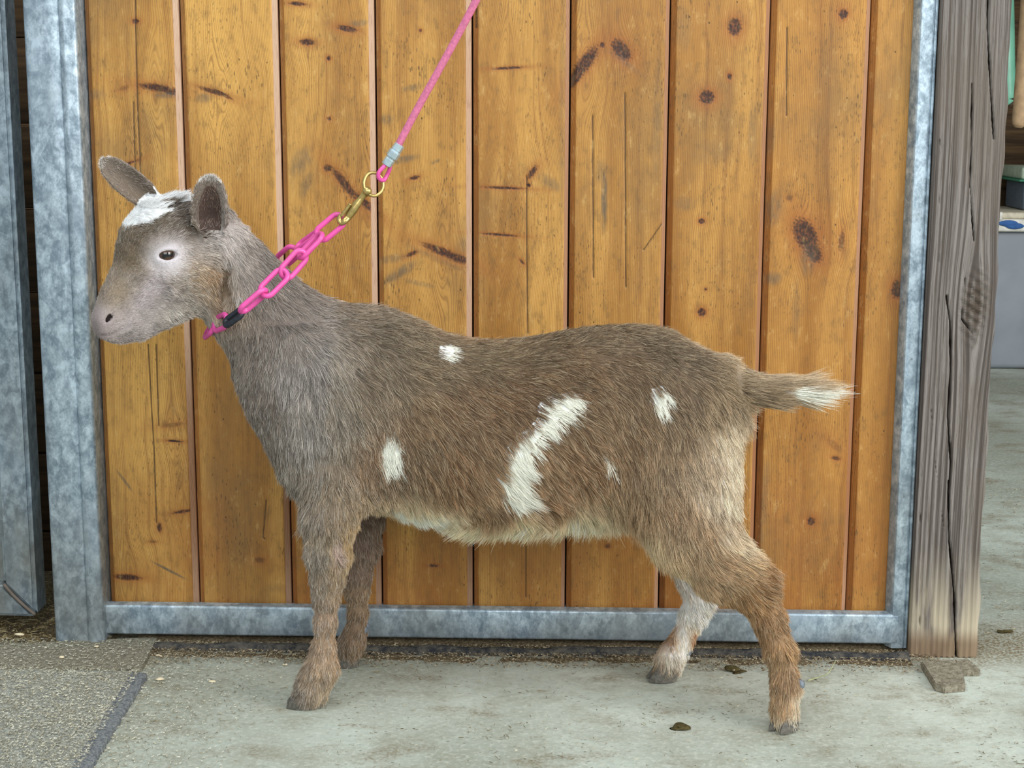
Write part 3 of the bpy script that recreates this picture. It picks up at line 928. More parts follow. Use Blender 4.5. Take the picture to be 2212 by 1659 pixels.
blade = catmull([at(1745, 1470, Z=0.002), at(1768, 1463, Z=0.004), at(1788, 1455, Z=0.010), at(1798, 1440, Z=0.016), at(1806, 1425, Z=0.022)], 8)
tag(link('hay_blade', tube_mesh('hay_blade', blade, np.linspace(0.0012, 0.0005, len(blade)), 6), simple_mat('green_hay', lin(164, 170, 128), 0.7)), 'single greenish hay blade curling up right of the near hind hoof', 'hay blade')
drop = simple_mat('dried_muck', lin(78, 70, 44), 0.95, 0, 0.1, 300, 0.6, 0.3)
for i, (x, y, a, lb) in enumerate([(1463, 1571, .011, 'dark clump of muck on the concrete between the hind hooves'), (2165, 1365, .008, 'small dark clump on the bare concrete right of the timber post'), (1592, 1452, .012, 'flat brown smear of muck left of the near hind leg')]):
    p = at(x, y, Z=0)
    tag(link('muck_clump', blob_mesh('muck_clump', (p[0], p[1], 0.0005), a, a * .6, 0.004, 20 + i, 0.9, 3, True), drop), lb, 'muck', 'clumps of muck on the concrete')

# ------------------------------------------------------------------ goat
VS = 0.0022                                    # voxel edge of the body field
GO = np.array([-0.72, -0.42, -0.01])
GN = (np.array([0.50 - GO[0], -0.03 - GO[1], 0.86 - GO[2]]) / VS).astype(int)
FLD = np.full(GN, 0.05, np.float32)
YM = -0.215                                    # the goat's midplane


def block(lo, hi, m=0.035):
    a = np.maximum(((np.array(lo) - m - GO) / VS).astype(int), 0)
    b = np.minimum(((np.array(hi) + m - GO) / VS).astype(int) + 1, GN)
    ax = [GO[i] + VS * np.arange(a[i], b[i], dtype=np.float32) for i in range(3)]
    sl = tuple(slice(a[i], b[i]) for i in range(3))
    return sl, ax[0][:, None, None], ax[1][None, :, None], ax[2][None, None, :]


def union(sl, d, k=0.015):
    f = FLD[sl]
    h = np.clip(k - np.abs(f - d), 0, None) / k
    FLD[sl] = np.minimum(f, d) - h * h * k * 0.25


def carve(sl, d, k=0.004):
    f = FLD[sl]
    e = -d
    h = np.clip(k - np.abs(f - e), 0, None) / k
    FLD[sl] = np.maximum(f, e) + h * h * k * 0.25


def ellipd(u, v, a, b):
    r = np.sqrt((u / a) ** 2 + (v / b) ** 2) + 1e-6
    gr = np.sqrt((u / a ** 2) ** 2 + (v / b ** 2) ** 2) + 1e-6
    return r * (r - 1) / gr


def dense(st, n=240):
    """smooth resampling of stations (first column is the parameter)"""
    st = np.array(sorted(st), float)
    t = np.linspace(st[0, 0], st[-1, 0], n)
    out = [t]
    for c in range(1, st.shape[1]):
        x, y = st[:, 0], st[:, c]
        dd = np.diff(y) / np.diff(x)
        m = np.concatenate([[dd[0]], np.where(dd[:-1] * dd[1:] > 0, 2 * dd[:-1] * dd[1:] / (dd[:-1] + dd[1:] + 1e-12), 0), [dd[-1]]])
        i = np.clip(np.searchsorted(x, t) - 1, 0, len(x) - 2)
        h = x[i + 1] - x[i]; s = (t - x[i]) / h
        out.append((2 * s**3 - 3 * s**2 + 1) * y[i] + (s**3 - 2 * s**2 + s) * h * m[i] + (-2 * s**3 + 3 * s**2) * y[i + 1] + (s**3 - s**2) * h * m[i + 1])
    return out


def loft(frame, st, k=0.02, egg=0.0):
    """stations (s, top, bottom, half width[, lateral shift]) along frame axis e1; e3 is up, e2 lateral"""
    O, e1, e2, e3 = [np.asarray(q, float) for q in frame]
    D = dense(st)
    if len(D) == 4: D.append(np.zeros_like(D[0]))
    t, tp, bt, hw, sh = D
    pts = []
    for i in range(0, len(t), 8):
        for z in (tp[i], bt[i]):
            for s_ in (-1, 1):
                pts.append(O + e1 * t[i] + e3 * z + e2 * (sh[i] + s_ * hw[i]))
    pts = np.array(pts)
    sl, X, Y, Z = block(pts.min(0), pts.max(0))
    dx, dy, dz = X - O[0], Y - O[1], Z - O[2]
    s = dx * e1[0] + dy * e1[1] + dz * e1[2]
    u = dx * e2[0] + dy * e2[1] + dz * e2[2]
    w = dx * e3[0] + dy * e3[1] + dz * e3[2]
    sc_ = np.clip(s, t[0], t[-1])
    TP, BT, HW, SH = [np.interp(sc_, t, q).astype(np.float32) for q in (tp, bt, hw, sh)]
    hh = np.maximum((TP - BT) / 2, 1e-3); zc = (TP + BT) / 2
    HW = np.maximum(HW, 1e-3)
    if egg: HW = HW * np.clip(1 + egg * np.clip((w - zc) / hh, -1.2, 1.2), 0.3, 2)
    d = ellipd(u - SH, w - zc, HW, hh)
    ov = np.abs(s - sc_)
    d = np.where(ov > 0, np.sqrt(np.maximum(d, 0) ** 2 + ov ** 2) + np.minimum(d, 0) * (ov < 1e-4), d)
    union(sl, d.astype(np.float32), k)


def cone(p, q, r1, r2, k=0.012, sy=1.0, cut=False):
    """tapering limb from p to q; sy < 1 flattens it sideways"""
    p, q = np.asarray(p, float), np.asarray(q, float)
    R = max(r1, r2)
    sl, X, Y, Z = block(np.minimum(p, q) - R, np.maximum(p, q) + R)
    yc = p[1]
    pa, ba = [X - p[0], (Y - p[1]) / sy, Z - p[2]], [q[0] - p[0], (q[1] - p[1]) / sy, q[2] - p[2]]
    t = np.clip((pa[0] * ba[0] + pa[1] * ba[1] + pa[2] * ba[2]) / (ba[0]**2 + ba[1]**2 + ba[2]**2 + 1e-12), 0, 1)
    d = np.sqrt((pa[0] - ba[0] * t) ** 2 + (pa[1] - ba[1] * t) ** 2 + (pa[2] - ba[2] * t) ** 2) - (r1 + (r2 - r1) * t)
    d = (d * (sy if sy < 1 else 1)).astype(np.float32)
    (carve if cut else union)(sl, d, k)


def limb(j, k=0.012, sy=1.0):
    """joints as (picture x, y, plane Y, radius in m)"""
    P = [(at(a, b, Y=c), r) for a, b, c, r in j]
    for (p, r1), (q, r2) in zip(P[:-1], P[1:]): cone(p, q, r1, r2, k, sy)


def ellip3(c, axes, rad, k=0.01, cut=False):
    c = np.asarray(c, float)
    R = max(rad)
    sl, X, Y, Z = block(c - R, c + R, 0.02)
    d = [X - c[0], Y - c[1], Z - c[2]]
    L = [sum(d[i] * a[i] for i in range(3)) for a in axes]
    r = np.sqrt(sum((l / q) ** 2 for l, q in zip(L, rad))) + 1e-6
    gr = np.sqrt(sum((l / q ** 2) ** 2 for l, q in zip(L, rad))) + 1e-6
    (carve if cut else union)(sl, (r * (r - 1) / gr).astype(np.float32), k)


EX, EY, EZ = np.eye(3)
# --- trunk: picture x, top y, bottom y, half width
TR = [(530, 785, 815, .012), (548, 748, 862, .034), (577, 705, 940, .056), (612, 672, 1015, .070), (650, 655, 1062, .080), (700, 652, 1085, .086), (760, 656, 1095, .092), (830, 665, 1100, .100),
      (900, 690, 1108, .108), (960, 718, 1114, .114), (1020, 732, 1120, .118), (1080, 736, 1123, .120), (1150, 730, 1122, .120), (1220, 716, 1118, .116), (1300, 706, 1108, .108),
      (1370, 703, 1095, .100), (1430, 710, 1080, .094), (1480, 734, 1060, .086), (1530, 762, 1025, .072), (1565, 795, 975, .050), (1584, 835, 920, .022)]
st = []
for x, a, b, hw in TR:
    c_ = at(x, (a + b) / 2, Y=YM)
    st.append((c_[0], at(x, a, Y=YM)[2], at(x, b, Y=YM)[2], hw))
loft(([0, YM, 0], EX, EY, EZ), st, 0.03, -0.13)
# --- shoulders, thighs
for Yn, Ys in ((-0.290, 1), (-0.140, -1)):
    cone(at(650, 850, Y=Yn + .012 * Ys), at(720, 1035, Y=Yn), 0.070, 0.052, 0.04, 0.45)
cone(at(1500, 900, Y=-0.272), at(1478, 1060, Y=-0.290), 0.070, 0.072, 0.045, 0.55)
cone(at(1500, 900, Y=-0.158), at(1478, 1060, Y=-0.145), 0.068, 0.066, 0.045, 0.55)
# --- near front leg, far front leg
limb([(722, 1040, -.290, .040), (712, 1120, -.293, .038), (709, 1190, -.292, .030), (706, 1245, -.290, .0215), (704, 1285, -.288, .0175), (703, 1340, -.286, .0135), (699, 1400, -.284, .0145),
      (695, 1440, -.283, .0215), (678, 1474, -.281, .0215), (668, 1500, -.280, .0235)], 0.014)
limb([(775, 1040, -.140, .040), (786, 1110, -.135, .030), (783, 1180, -.130, .025), (773, 1240, -.125, .0195), (771, 1275, -.122, .0175), (773, 1320, -.118, .0135), (769, 1360, -.114, .0145),
      (761, 1385, -.112, .0180), (756, 1408, -.110, .0165)], 0.012)
# --- near hind leg
limb([(1478, 1060, -.290, .062), (1500, 1140, -.296, .052)], 0.03, 0.62)
limb([(1500, 1140, -.300, .050), (1560, 1205, -.308, .038), (1615, 1245, -.316, .026), (1640, 1272, -.320, .0205)], 0.022, 0.8)
limb([(1480, 1090, -.300, .040), (1550, 1235, -.310, .026), (1622, 1280, -.320, .018)], 0.02, 0.8)
limb([(1650, 1262, -.322, .0165), (1658, 1238, -.322, .0105)], 0.012)
limb([(1634, 1284, -.322, .0250), (1660, 1335, -.325, .0210), (1682, 1400, -.330, .0180), (1692, 1450, -.333, .0155), (1697, 1482, -.335, .0178), (1695, 1520, -.338, .0160), (1694, 1545, -.340, .0175)], 0.012)
# --- far hind leg
limb([(1440, 1040, -.145, .058), (1470, 1150, -.140, .042), (1502, 1240, -.138, .028), (1512, 1290, -.138, .0200), (1498, 1325, -.140, .0175), (1478, 1370, -.143, .0140), (1460, 1400, -.146, .0150),
      (1448, 1422, -.149, .0175), (1436, 1448, -.152, .0170)], 0.014, 0.9)
limb([(1512, 1290, -.138, .0150), (1522, 1275, -.138, .0100)], 0.012)
# --- tail dock
limb([(1560, 800, YM, .024), (1600, 835, YM, .020), (1650, 842, YM, .015), (1710, 842, YM, .010), (1745, 840, YM, .006)], 0.02)
# --- neck
na, nb = at(452, 560, Y=-0.225), at(655, 800, Y=YM)
ne1 = (nb - na) / np.linalg.norm(nb - na)
ne2 = np.array([ne1[1], -ne1[0], 0]); ne2 = np.array([0, -1.0, 0]) - ne1 * (-ne1[1]); ne2 /= np.linalg.norm(ne2)
ne3 = np.cross(ne1, ne2); ne3 = ne3 if ne3[2] > 0 else -ne3
NL = np.linalg.norm(nb - na)
loft((na, ne1, ne2, ne3), [(-0.03, .045, -.045, .035), (0.0, .070, -.060, .050), (NL * .3, .076, -.062, .056), (NL * .6, .083, -.068, .064), (NL * .85, .084, -.085, .076), (NL, .090, -.095, .082), (NL + .05, .075, -.09, .072), (NL + .11, .03, -.05, .04)], 0.04)

# --- head
TH, PH = radians(39), radians(32)
HO = at(420, 520, Y=-0.235)
h1 = np.array([-cos(TH) * cos(PH), -cos(TH) * sin(PH), -sin(TH)])
h2 = np.array([sin(PH), -cos(PH), 0.0])
h3 = np.array([-sin(TH) * cos(PH), -sin(TH) * sin(PH), cos(TH)])
hp = lambda a, l, b: HO + h1 * a + h2 * l + h3 * b


def hq(x, y, l, s=1):
    """point of the head seen at picture (x, y) and l metres to the near side of its midline; s = -1 mirrors it"""
    r = RT * (x - W / 2) / FOC - UP * (y - H / 2) / FOC + _f
    A_ = np.array([h1, h3, -r]).T
    a, b, _ = np.linalg.solve(A_, CAM - HO - h2 * l)
    return hp(a, l * s, b)


loft((HO, h1, h2, h3), [(-.066, .030, -.030, .020), (-.05, .042, -.052, .036), (-.03, .058, -.062, .043), (0, .078, -.074, .047), (.03, .090, -.080, .046), (.06, .086, -.076, .044), (.085, .072, -.066, .040),
                        (.11, .053, -.055, .034), (.135, .042, -.050, .029), (.152, .035, -.046, .0275), (.166, .027, -.041, .0265), (.178, .019, -.036, .0235), (.187, .009, -.028, .018), (.192, -.004, -.017, .010)], 0.018, 0.10)
# brow, cheek, jaw
for s in (1, -1):
    ellip3(hp(.040, .036 * s, .046), (h1, h2, h3), (.030, .018, .014), 0.016)
    ellip3(hp(.030, .036 * s, -.020), (h1, h2, h3), (.050, .017, .038), 0.022)
    cone(hp(.005, .026 * s, -.070), hp(.11, .016 * s, -.048), .018, .012, .02)
    # muzzle: nostril wing, upper lip
    ellip3(hq(234, 690, .0150, s), (h1, h2, h3), (.017, .011, .014), 0.008)
    cone(hq(226, 716, .010, s), hq(278, 702, .022, s), .010, .009, .008)
cone(hp(.166, 0, -.030), hp(.140, 0, -.040), .011, .014, .010)
cone(hp(.145, 0, -.040), hp(.09, 0, -.058), .013, .012, .016)
EYC = {}
for s in (1, -1):
    c = hp(.0525, .0400 * s, .024); EYC[s] = c
    ellip3(c, (h1, h2, h3), (.0200, .0125, .0175), 0.006)
    # opening lies level in the picture: horizontal, slightly drooping to the nose
    eh = np.array([-cos(PH), -sin(PH), -0.05]); eh /= np.linalg.norm(eh)
    ev = np.cross(h2 * s, eh); ev /= np.linalg.norm(ev)
    ellip3(c + h2 * s * .011, (eh, h2, ev), (.0142, .010, .0064), 0.0015, cut=True)
    # nostril
    nd = (h1 * -.55 + h3 * .85); nd /= np.linalg.norm(nd)
    nn_ = [hq(219, 703, .0150, s), hq(228, 697, .0205, s), hq(236, 687, .0250, s), hq(238, 682, .0265, s)]
    for q, (a, b) in enumerate(zip(nn_[:-1], nn_[1:])): cone(a, b, (.0018, .0027, .0034)[q], (.0027, .0034, .0020)[q], .0015, cut=True)
    # mouth line
    ml = [hq(203, 722, .002, s), hq(222, 727, .016, s), hq(248, 722, .0245, s), hq(280, 708, .0305, s), hq(300, 696, .033, s)]
    for a, b in zip(ml[:-1], ml[1:]): cone(a, b, .0026, .0026, .004, cut=True)
    for q in range(2):
        cone(hq(262 + 14 * q, 690 + 2 * q, .030, s), hq(244 + 18 * q, 716 - 2 * q, .027, s), .0024, .0018, .005, cut=True)


def ear(base, tip, vax, wid, cup, k=0.012, bend=0.0):
    base, tip = np.asarray(base), np.asarray(tip)
    L = np.linalg.norm(tip - base)
    u = (tip - base) / L
    v = vax - (vax @ u) * u; v /= np.linalg.norm(v)
    w = np.cross(u, v)                          # inner side
    sl, X, Y, Z = block(np.minimum(base, tip) - wid, np.maximum(base, tip) + wid, 0.02)
    d = [X - base[0], Y - base[1], Z - base[2]]
    U, Vv, Wv = [sum(d[i] * a[i] for i in range(3)) for a in (u, v, w)]
    t = np.clip(U / L, 0, 1)
    HWd = np.maximum(wid * np.interp(t, [0, .12, .3, .5, .7, .86, .95, 1], [.16, .50, .92, 1.0, .94, .76, .50, .18]), .001)
    cu = cup * (1.25 - 0.75 * t)
    w0 = cu * (np.clip(np.abs(Vv) / wid, 0, 1.3) ** 2) * wid - 0.4 * cup * wid + bend * (t - .3) ** 2
    th = 0.0032 - 0.0010 * t
    a = np.abs(Wv - w0) / np.sqrt(1 + (2 * cu * np.clip(np.abs(Vv) / wid, 0, 1.3)) ** 2) - th
    b = np.abs(Vv) - HWd
    c = np.maximum(-U, U - L)
    q = np.maximum(np.maximum(a, b), c)
    o = np.sqrt(np.maximum(a, 0) ** 2 + np.maximum(b, 0) ** 2 + np.maximum(c, 0) ** 2)
    union(sl, (np.where(q > 0, o, q) - 0.0012).astype(np.float32), k)
    return base, u, v, w, L, wid


# near ear: open towards the viewer; far ear: reaches out and up behind the brow
NE = ear(at(458, 520, Y=-.276), at(452, 383, Y=-.292), np.array([-1.0, -0.05, 0.0]), 0.0245, 0.95, 0.010)
FE = ear(at(355, 452, Y=-.175), at(218, 345, Y=-.160), np.array([-0.62, -0.10, -0.78]), 0.0200, 0.6, 0.010)
cone(at(462, 528, Y=-.262), at(458, 500, Y=-.276), .022, .014, .016)
cone(at(385, 470, Y=-.190), at(350, 448, Y=-.178), .020, .013, .016)

for a_, b_ in (((486, 585), (488, 625)), ((488, 625), (478, 668))):
    cone(hq(*a_, .056), hq(*b_, .050), .0052, .0052, .016, cut=True)
for a_, b_ in (((408, 462), (414, 488)), ((414, 488), (434, 508)), ((434, 508), (462, 520))):
    pa_, pb_ = [np.array(hq(*q_, .040)) for q_ in (a_, b_)]
    cone(pa_, pb_, .0028, .0028, .006, cut=True)
vg = openvdb.FloatGrid(0.02)
vg.copyFromArray(np.clip(FLD, -0.02, 0.02))
pts, quads = vg.convertToQuads(isovalue=0.0)
pts = np.asarray(pts) * VS + GO
pts = pts.astype(np.float64)
GBASE = Vector((0.0, YM, 0.0))
goat = empty('goat', GBASE, 'brown and grey goat kid with white patches standing side-on on a pink chain', 'goat')
body = mesh_np('body', pts, np.asarray(quads)[:, ::-1])
# keep the largest shell only and relax the voxel steps
bm = bmesh.new(); bm.from_mesh(body)
bmesh.ops.smooth_vert(bm, verts=bm.verts[:], factor=0.5, use_axis_x=True, use_axis_y=True, use_axis_z=True)
nk_ = [v for v in bm.verts if -0.455 < v.co.x < -0.30 and v.co.z > 0.42]
for _ in range(30): bmesh.ops.smooth_vert(bm, verts=nk_, factor=0.5, use_axis_x=True, use_axis_y=True, use_axis_z=True)
bmesh.ops.recalc_face_normals(bm, faces=bm.faces)
bm.to_mesh(body); bm.free()
body.polygons.foreach_set('use_smooth', np.ones(len(body.polygons), bool))
NVB = len(body.vertices)
BP = np.empty(NVB * 3, np.float32); body.vertices.foreach_get('co', BP); BP = BP.reshape(-1, 3).astype(float)


# --- coat: control points in the side plane; (picture x, y, plane Y) -> colour, hair direction, length
def side(x, y, Yp=-0.29):
    p = at(x, y, Y=Yp)
    return (p[0], p[2])


CP = [(225, 690, (158, 146, 144)), (300, 700, (160, 150, 148)), (240, 610, (134, 120, 108)), (262, 540, (104, 90, 74)), (300, 520, (100, 86, 70)), (285, 570, (116, 100, 80)), (262, 620, (140, 124, 104)), (330, 620, (172, 162, 166)), (318, 650, (170, 160, 162)), (345, 650, (166, 156, 152)), (290, 600, (146, 134, 124)), (395, 600, (150, 140, 132)),
      (420, 600, (146, 124, 98)), (450, 600, (142, 112, 80)), (455, 640, (150, 124, 94)), (360, 680, (166, 158, 150)), (410, 670, (158, 148, 136)), (440, 560, (150, 138, 128)), (405, 490, (90, 78, 66)), (385, 470, (84, 72, 62)), (440, 530, (160, 150, 144)), (465, 520, (176, 168, 166)), (340, 490, (94, 82, 68)), (490, 560, (150, 142, 136)), (470, 640, (140, 122, 104)), (520, 610, (150, 140, 132)), (540, 540, (124, 114, 106)),
      (600, 640, (120, 110, 102)), (640, 720, (122, 112, 104)), (520, 760, (112, 100, 90)), (560, 860, (108, 96, 86)), (570, 960, (112, 100, 88)), (640, 820, (146, 138, 132)), (700, 780, (138, 130, 124)), (660, 930, (140, 132, 124)), (720, 900, (132, 124, 116)),
      (620, 1030, (136, 124, 110)), (700, 1020, (136, 122, 106)), (780, 700, (112, 100, 88)), (860, 720, (104, 92, 78)), (820, 840, (120, 106, 92)), (820, 980, (124, 102, 82)), (900, 920, (118, 96, 76)), (980, 1020, (120, 92, 68)), (1000, 880, (112, 88, 68)),
      (950, 790, (106, 92, 76)), (1050, 760, (96, 82, 64)), (1150, 745, (98, 82, 64)), (1300, 725, (96, 80, 64)), (1420, 725, (90, 76, 62)), (1500, 770, (96, 82, 68)), (1120, 870, (106, 82, 62)), (1250, 820, (104, 82, 62)), (1350, 820, (106, 86, 68)), (1250, 1000, (122, 94, 70)),
      (1180, 1080, (128, 100, 76)), (1050, 1090, (130, 102, 78)), (1350, 950, (122, 98, 76)), (1370, 1080, (138, 114, 90)), (1450, 950, (130, 110, 90)), (1480, 860, (112, 94, 78)), (1540, 880, (140, 122, 102)), (1575, 930, (206, 194, 178)), (1578, 1000, (208, 196, 182)), (1572, 1070, (208, 198, 184)), (1535, 1060, (186, 174, 160)), (1520, 1000, (162, 146, 130)), (1600, 1160, (200, 188, 170)), (1560, 1130, (186, 172, 156)),
      (1460, 1080, (148, 124, 102)), (1590, 1110, (178, 158, 136)), (1520, 1120, (156, 132, 108)), (1540, 1180, (156, 130, 104)), (1600, 1200, (160, 134, 104)), (1650, 1235, (136, 102, 68)), (1620, 1270, (146, 112, 76)), (1650, 1330, (144, 112, 82)), (1700, 1370, (154, 124, 92)), (1690, 1440, (148, 120, 94)),
      (1680, 1490, (160, 130, 100)), (1695, 1520, (228, 220, 206)), (1700, 1545, (236, 228, 216)), (1680, 1560, (212, 202, 188)), (1720, 1480, (196, 186, 174)), (900, 1140, (236, 226, 204)), (1000, 1150, (238, 228, 204)), (1060, 1148, (236, 224, 198)), (1120, 1148, (236, 222, 194)), (1180, 1146, (236, 224, 198)), (1250, 1142, (238, 226, 202)), (1320, 1138, (236, 224, 200)), (1380, 1160, (214, 196, 168)), (1410, 1185, (186, 164, 136)),
      (700, 1100, (142, 126, 108)), (700, 1180, (146, 132, 116)), (750, 1180, (164, 140, 104)), (700, 1250, (142, 124, 104)), (700, 1330, (150, 128, 108)), (700, 1400, (148, 124, 100)), (680, 1450, (150, 128, 104)), (650, 1500, (122, 108, 94)), (700, 1500, (176, 156, 128)),
      (1600, 830, (112, 96, 76)), (1640, 805, (92, 78, 62)), (1700, 808, (104, 88, 68)), (1660, 868, (112, 94, 74)), (1640, 838, (84, 70, 56))]
CPF = [(785, 1130, (120, 98, 86)), (780, 1220, (124, 104, 92)), (775, 1300, (134, 112, 90)), (765, 1380, (128, 106, 86)), (757, 1420, (140, 118, 92)),
       (1490, 1260, (240, 224, 226)), (1500, 1290, (250, 244, 244)), (1490, 1325, (252, 250, 248)), (1475, 1370, (252, 250, 250)), (1468, 1395, (250, 248, 246)), (1455, 1412, (236, 232, 228)), (1520, 1320, (250, 248, 246)), (1435, 1440, (138, 118, 100)), (1430, 1465, (120, 104, 90)), (1445, 1370, (126, 88, 58)), (1505, 1372, (150, 104, 70)),
       (1450, 1150, (150, 126, 104)), (1250, 1000, (122, 94, 70)), (1000, 900, (112, 88, 68)), (700, 900, (132, 124, 116)), (560, 900, (108, 96, 86)), (500, 650, (130, 116, 104)), (300, 640, (150, 138, 130)), (1560, 900, (176, 160, 140)), (1250, 740, (96, 80, 64)), (1250, 1130, (236, 224, 200)), (1050, 1130, (236, 224, 200))]


def rbf(cps, plane, x, z, e=0.012):
    C = np.array([side(a, b, plane) for a, b, _ in cps]); V = np.array([v for _, _, v in cps], float)
    out = np.empty((len(x), V.shape[1]))
    for i in range(0, len(x), 20000):
        d2 = (x[i:i + 20000, None] - C[:, 0]) ** 2 + (z[i:i + 20000, None] - C[:, 1]) ** 2
        w = 1 / (d2 + e * e) ** 2
        out[i:i + 20000] = (w @ V) / w.sum(1)[:, None]
    return out


def inpoly(x, z, poly):
    P = np.array(poly); c = np.zeros(len(x), bool)
    for i in range(len(P)):
        a, b = P[i - 1], P[i]
        cond = ((a[1] > z) != (b[1] > z)) & (x < (b[0] - a[0]) * (z - a[1]) / (b[1] - a[1] + 1e-12) + a[0])
        c ^= cond
    return c


PATCH = [([(1235, 850), (1250, 860), (1238, 882), (1208, 905), (1172, 935), (1152, 960), (1142, 985), (1134, 1020), (1130, 1050), (1130, 1076), (1116, 1088), (1094, 1084), (1076, 1070), (1074, 1030), (1084, 995), (1096, 962), (1114, 940), (1142, 925), (1162, 900), (1164, 876), (1180, 862), (1206, 856)], -.325),
         ([(838, 925), (858, 935), (866, 975), (858, 1005), (832, 1008), (812, 990), (820, 955)], -.315), ([(948, 752), (972, 750), (980, 764), (966, 778), (946, 774)], -.28),
         ([(1408, 842), (1434, 834), (1444, 855), (1436, 878), (1416, 884), (1404, 866)], -.31), ([(1302, 980), (1318, 980), (1320, 1000), (1308, 1004)], -.32),
         ([(836, 1092), (880, 1100), (950, 1112), (925, 1140), (880, 1140), (840, 1122)], -.29), ([(504, 632), (511, 628), (513, 636), (503, 656)], -.29)]
FACEW = [(254, 494), (262, 440), (296, 408), (330, 392), (380, 388), (428, 398), (426, 434), (372, 438), (340, 437), (362, 447), (370, 455), (340, 470), (305, 482), (280, 496)]
EYEN = EYC[1]


def coat(P, N):
    """coat colour (sRGB 0-255) at surface points"""
    x, y, z = P.T
    near = rbf(CP, -0.30, x, z)
    far = rbf(CPF, -0.145, x, z)
    f = np.clip((y - (YM - .035)) / 0.03, 0, 1)[:, None]
    f = np.where((z < 0.30)[:, None], np.clip((y + 0.23) / 0.02, 0, 1)[:, None], f)
    f = np.where((x < -0.42)[:, None], 0 * f, f)
    c = near * (1 - f) + far * f
    wm = np.zeros(len(x), bool)
    for pl_, Yp in PATCH:
        wm |= inpoly(x, z, [side(a, b, Yp) for a, b in pl_]) & (y < YM + .02)
    wm |= inpoly(x, z, [side(a, b, -.27) for a, b in FACEW]) & (N[:, 2] > -0.1)
    # white heart of the tail
    tl = (x > at(1672, 840, Y=YM)[0]) & (z > at(1700, 846, Y=YM)[2] - (x - at(1672, 840, Y=YM)[0]) * .35) & (z < at(1700, 834, Y=YM)[2]) & (z > .3)
    wm |= tl
    # far hind shank: white down to the fetlock with brown behind and before the cannon
    c[wm] = (236, 240, 242)
    # pinkish grey bare ring round each eye
    for s in (1, -1):
        d = np.linalg.norm(P - EYC[s], axis=1)
        k = np.clip(1.7 - d / 0.024, 0, 1)[:, None] * .9
        c = c * (1 - k) + np.array((214, 208, 214)) * k
    # lighter cheek stripe below the eye; pale fur behind the jaw
    # bare pinkish patch on the forearm
    d = np.hypot((x - side(736, 1172)[0]) / .009, (z - side(736, 1172)[1]) / .026)
    k = (np.clip(1.4 - d, 0, 1) * (y < -.25) * .8)[:, None]
    c = c * (1 - k) + np.array((168, 150, 152)) * k
    return c, wm


me_n = np.empty(NVB * 3, np.float32)
body.vertices.foreach_get('normal', me_n); BN = me_n.reshape(-1, 3).astype(float)
bc, _ = coat(BP, BN)
# inner ears: dusky pink skin
ie = ((BP - NE[0]) @ NE[1])
inn = (np.abs((BP - NE[0]) @ NE[2]) < NE[5] * .66 * np.sqrt(np.clip(1 - (ie / NE[4] - .42) ** 2 / .2, 0, 1))) & (ie > 0.004) & (ie < NE[4] * .86) & (np.linalg.norm(BP - NE[0] - ie[:, None] * NE[1], axis=1) < .03) & ((BN @ NE[3]) > 0.15)
bc[inn] = (72, 56, 50)
# nose pad and lips
dn_ = np.linalg.norm(BP - hp(.179, 0, -.004), axis=1)
kk = np.clip(1.5 - dn_ / 0.022, 0, 1)[:, None] * .6
bc = bc * (1 - kk) + np.array((150, 134, 138)) * kk
for s in (1, -1):
    a_, b_ = hq(221, 702, .0165, s), hq(238, 683, .0255, s)
    t_ = np.clip(((BP - a_) @ (b_ - a_)) / ((b_ - a_) @ (b_ - a_)), 0, 1)
    d = np.linalg.norm(BP - a_ - t_[:, None] * (b_ - a_), axis=1)
    bc[d < 0.0034] = (48, 38, 38)
set_attr(body, 'col', srgb(*(bc.T)).T if False else np.stack([srgb(*q) for q in bc]) if False else np.where(bc / 255 <= .04045, bc / 255 / 12.92, ((bc / 255 + .055) / 1.055) ** 2.4))
bo = link('body', body, mat_attr('goat_skin', 0.75, 0.25, bump=420), goat)

# --- eyes: amber-brown ball with a level dark pupil
t = NT('eyeball', 0.08, 0.6)
tc = t.attr('col', 'Color')
MAT_EYE = t.done(tc)
for s in (1, -1):
    bm = bmesh.new(); bmesh.ops.create_icosphere(bm, subdivisions=4, radius=1.0)
    me = bm_mesh(bm, 'eye', True)
    n = len(me.vertices); v = np.empty(n * 3, np.float32); me.vertices.foreach_get('co', v); v = v.reshape(-1, 3).astype(float)
    c0 = EYC[s] - h2 * s * .0015
    eh = np.array([-cos(PH), -sin(PH), -0.05]); eh /= np.linalg.norm(eh); o_ = h2 * s; ev = np.cross(o_, eh)
    a = v @ eh; b = v @ ev; c = v @ o_
    cc = np.full((n, 3), 0.0); cc[:] = srgb(34, 26, 24)
    iris = (c > .35) & (np.hypot(a, b) < .78); cc[iris] = srgb(74, 52, 38)
    pup = (c > 0) & (np.abs(b) < .26) & (np.abs(a) < .60); cc[pup] = srgb(12, 12, 14)
    w = v * 0.0135 + c0
    me.vertices.foreach_set('co', w.astype(np.float32).ravel())
    set_attr(me, 'col', cc)
    link('eye', me, MAT_EYE, goat)

# --- hooves: two claws each, dew claws
MAT_HOOF = simple_mat('hoof_horn', lin(96, 92, 84), 0.55, 0, 0.4, 240, 0.4, 0.3)
MAT_DEW = simple_mat('dewclaw_horn', lin(104, 112, 120), 0.5, 0, 0.5, 300, 0.4, 0.3)


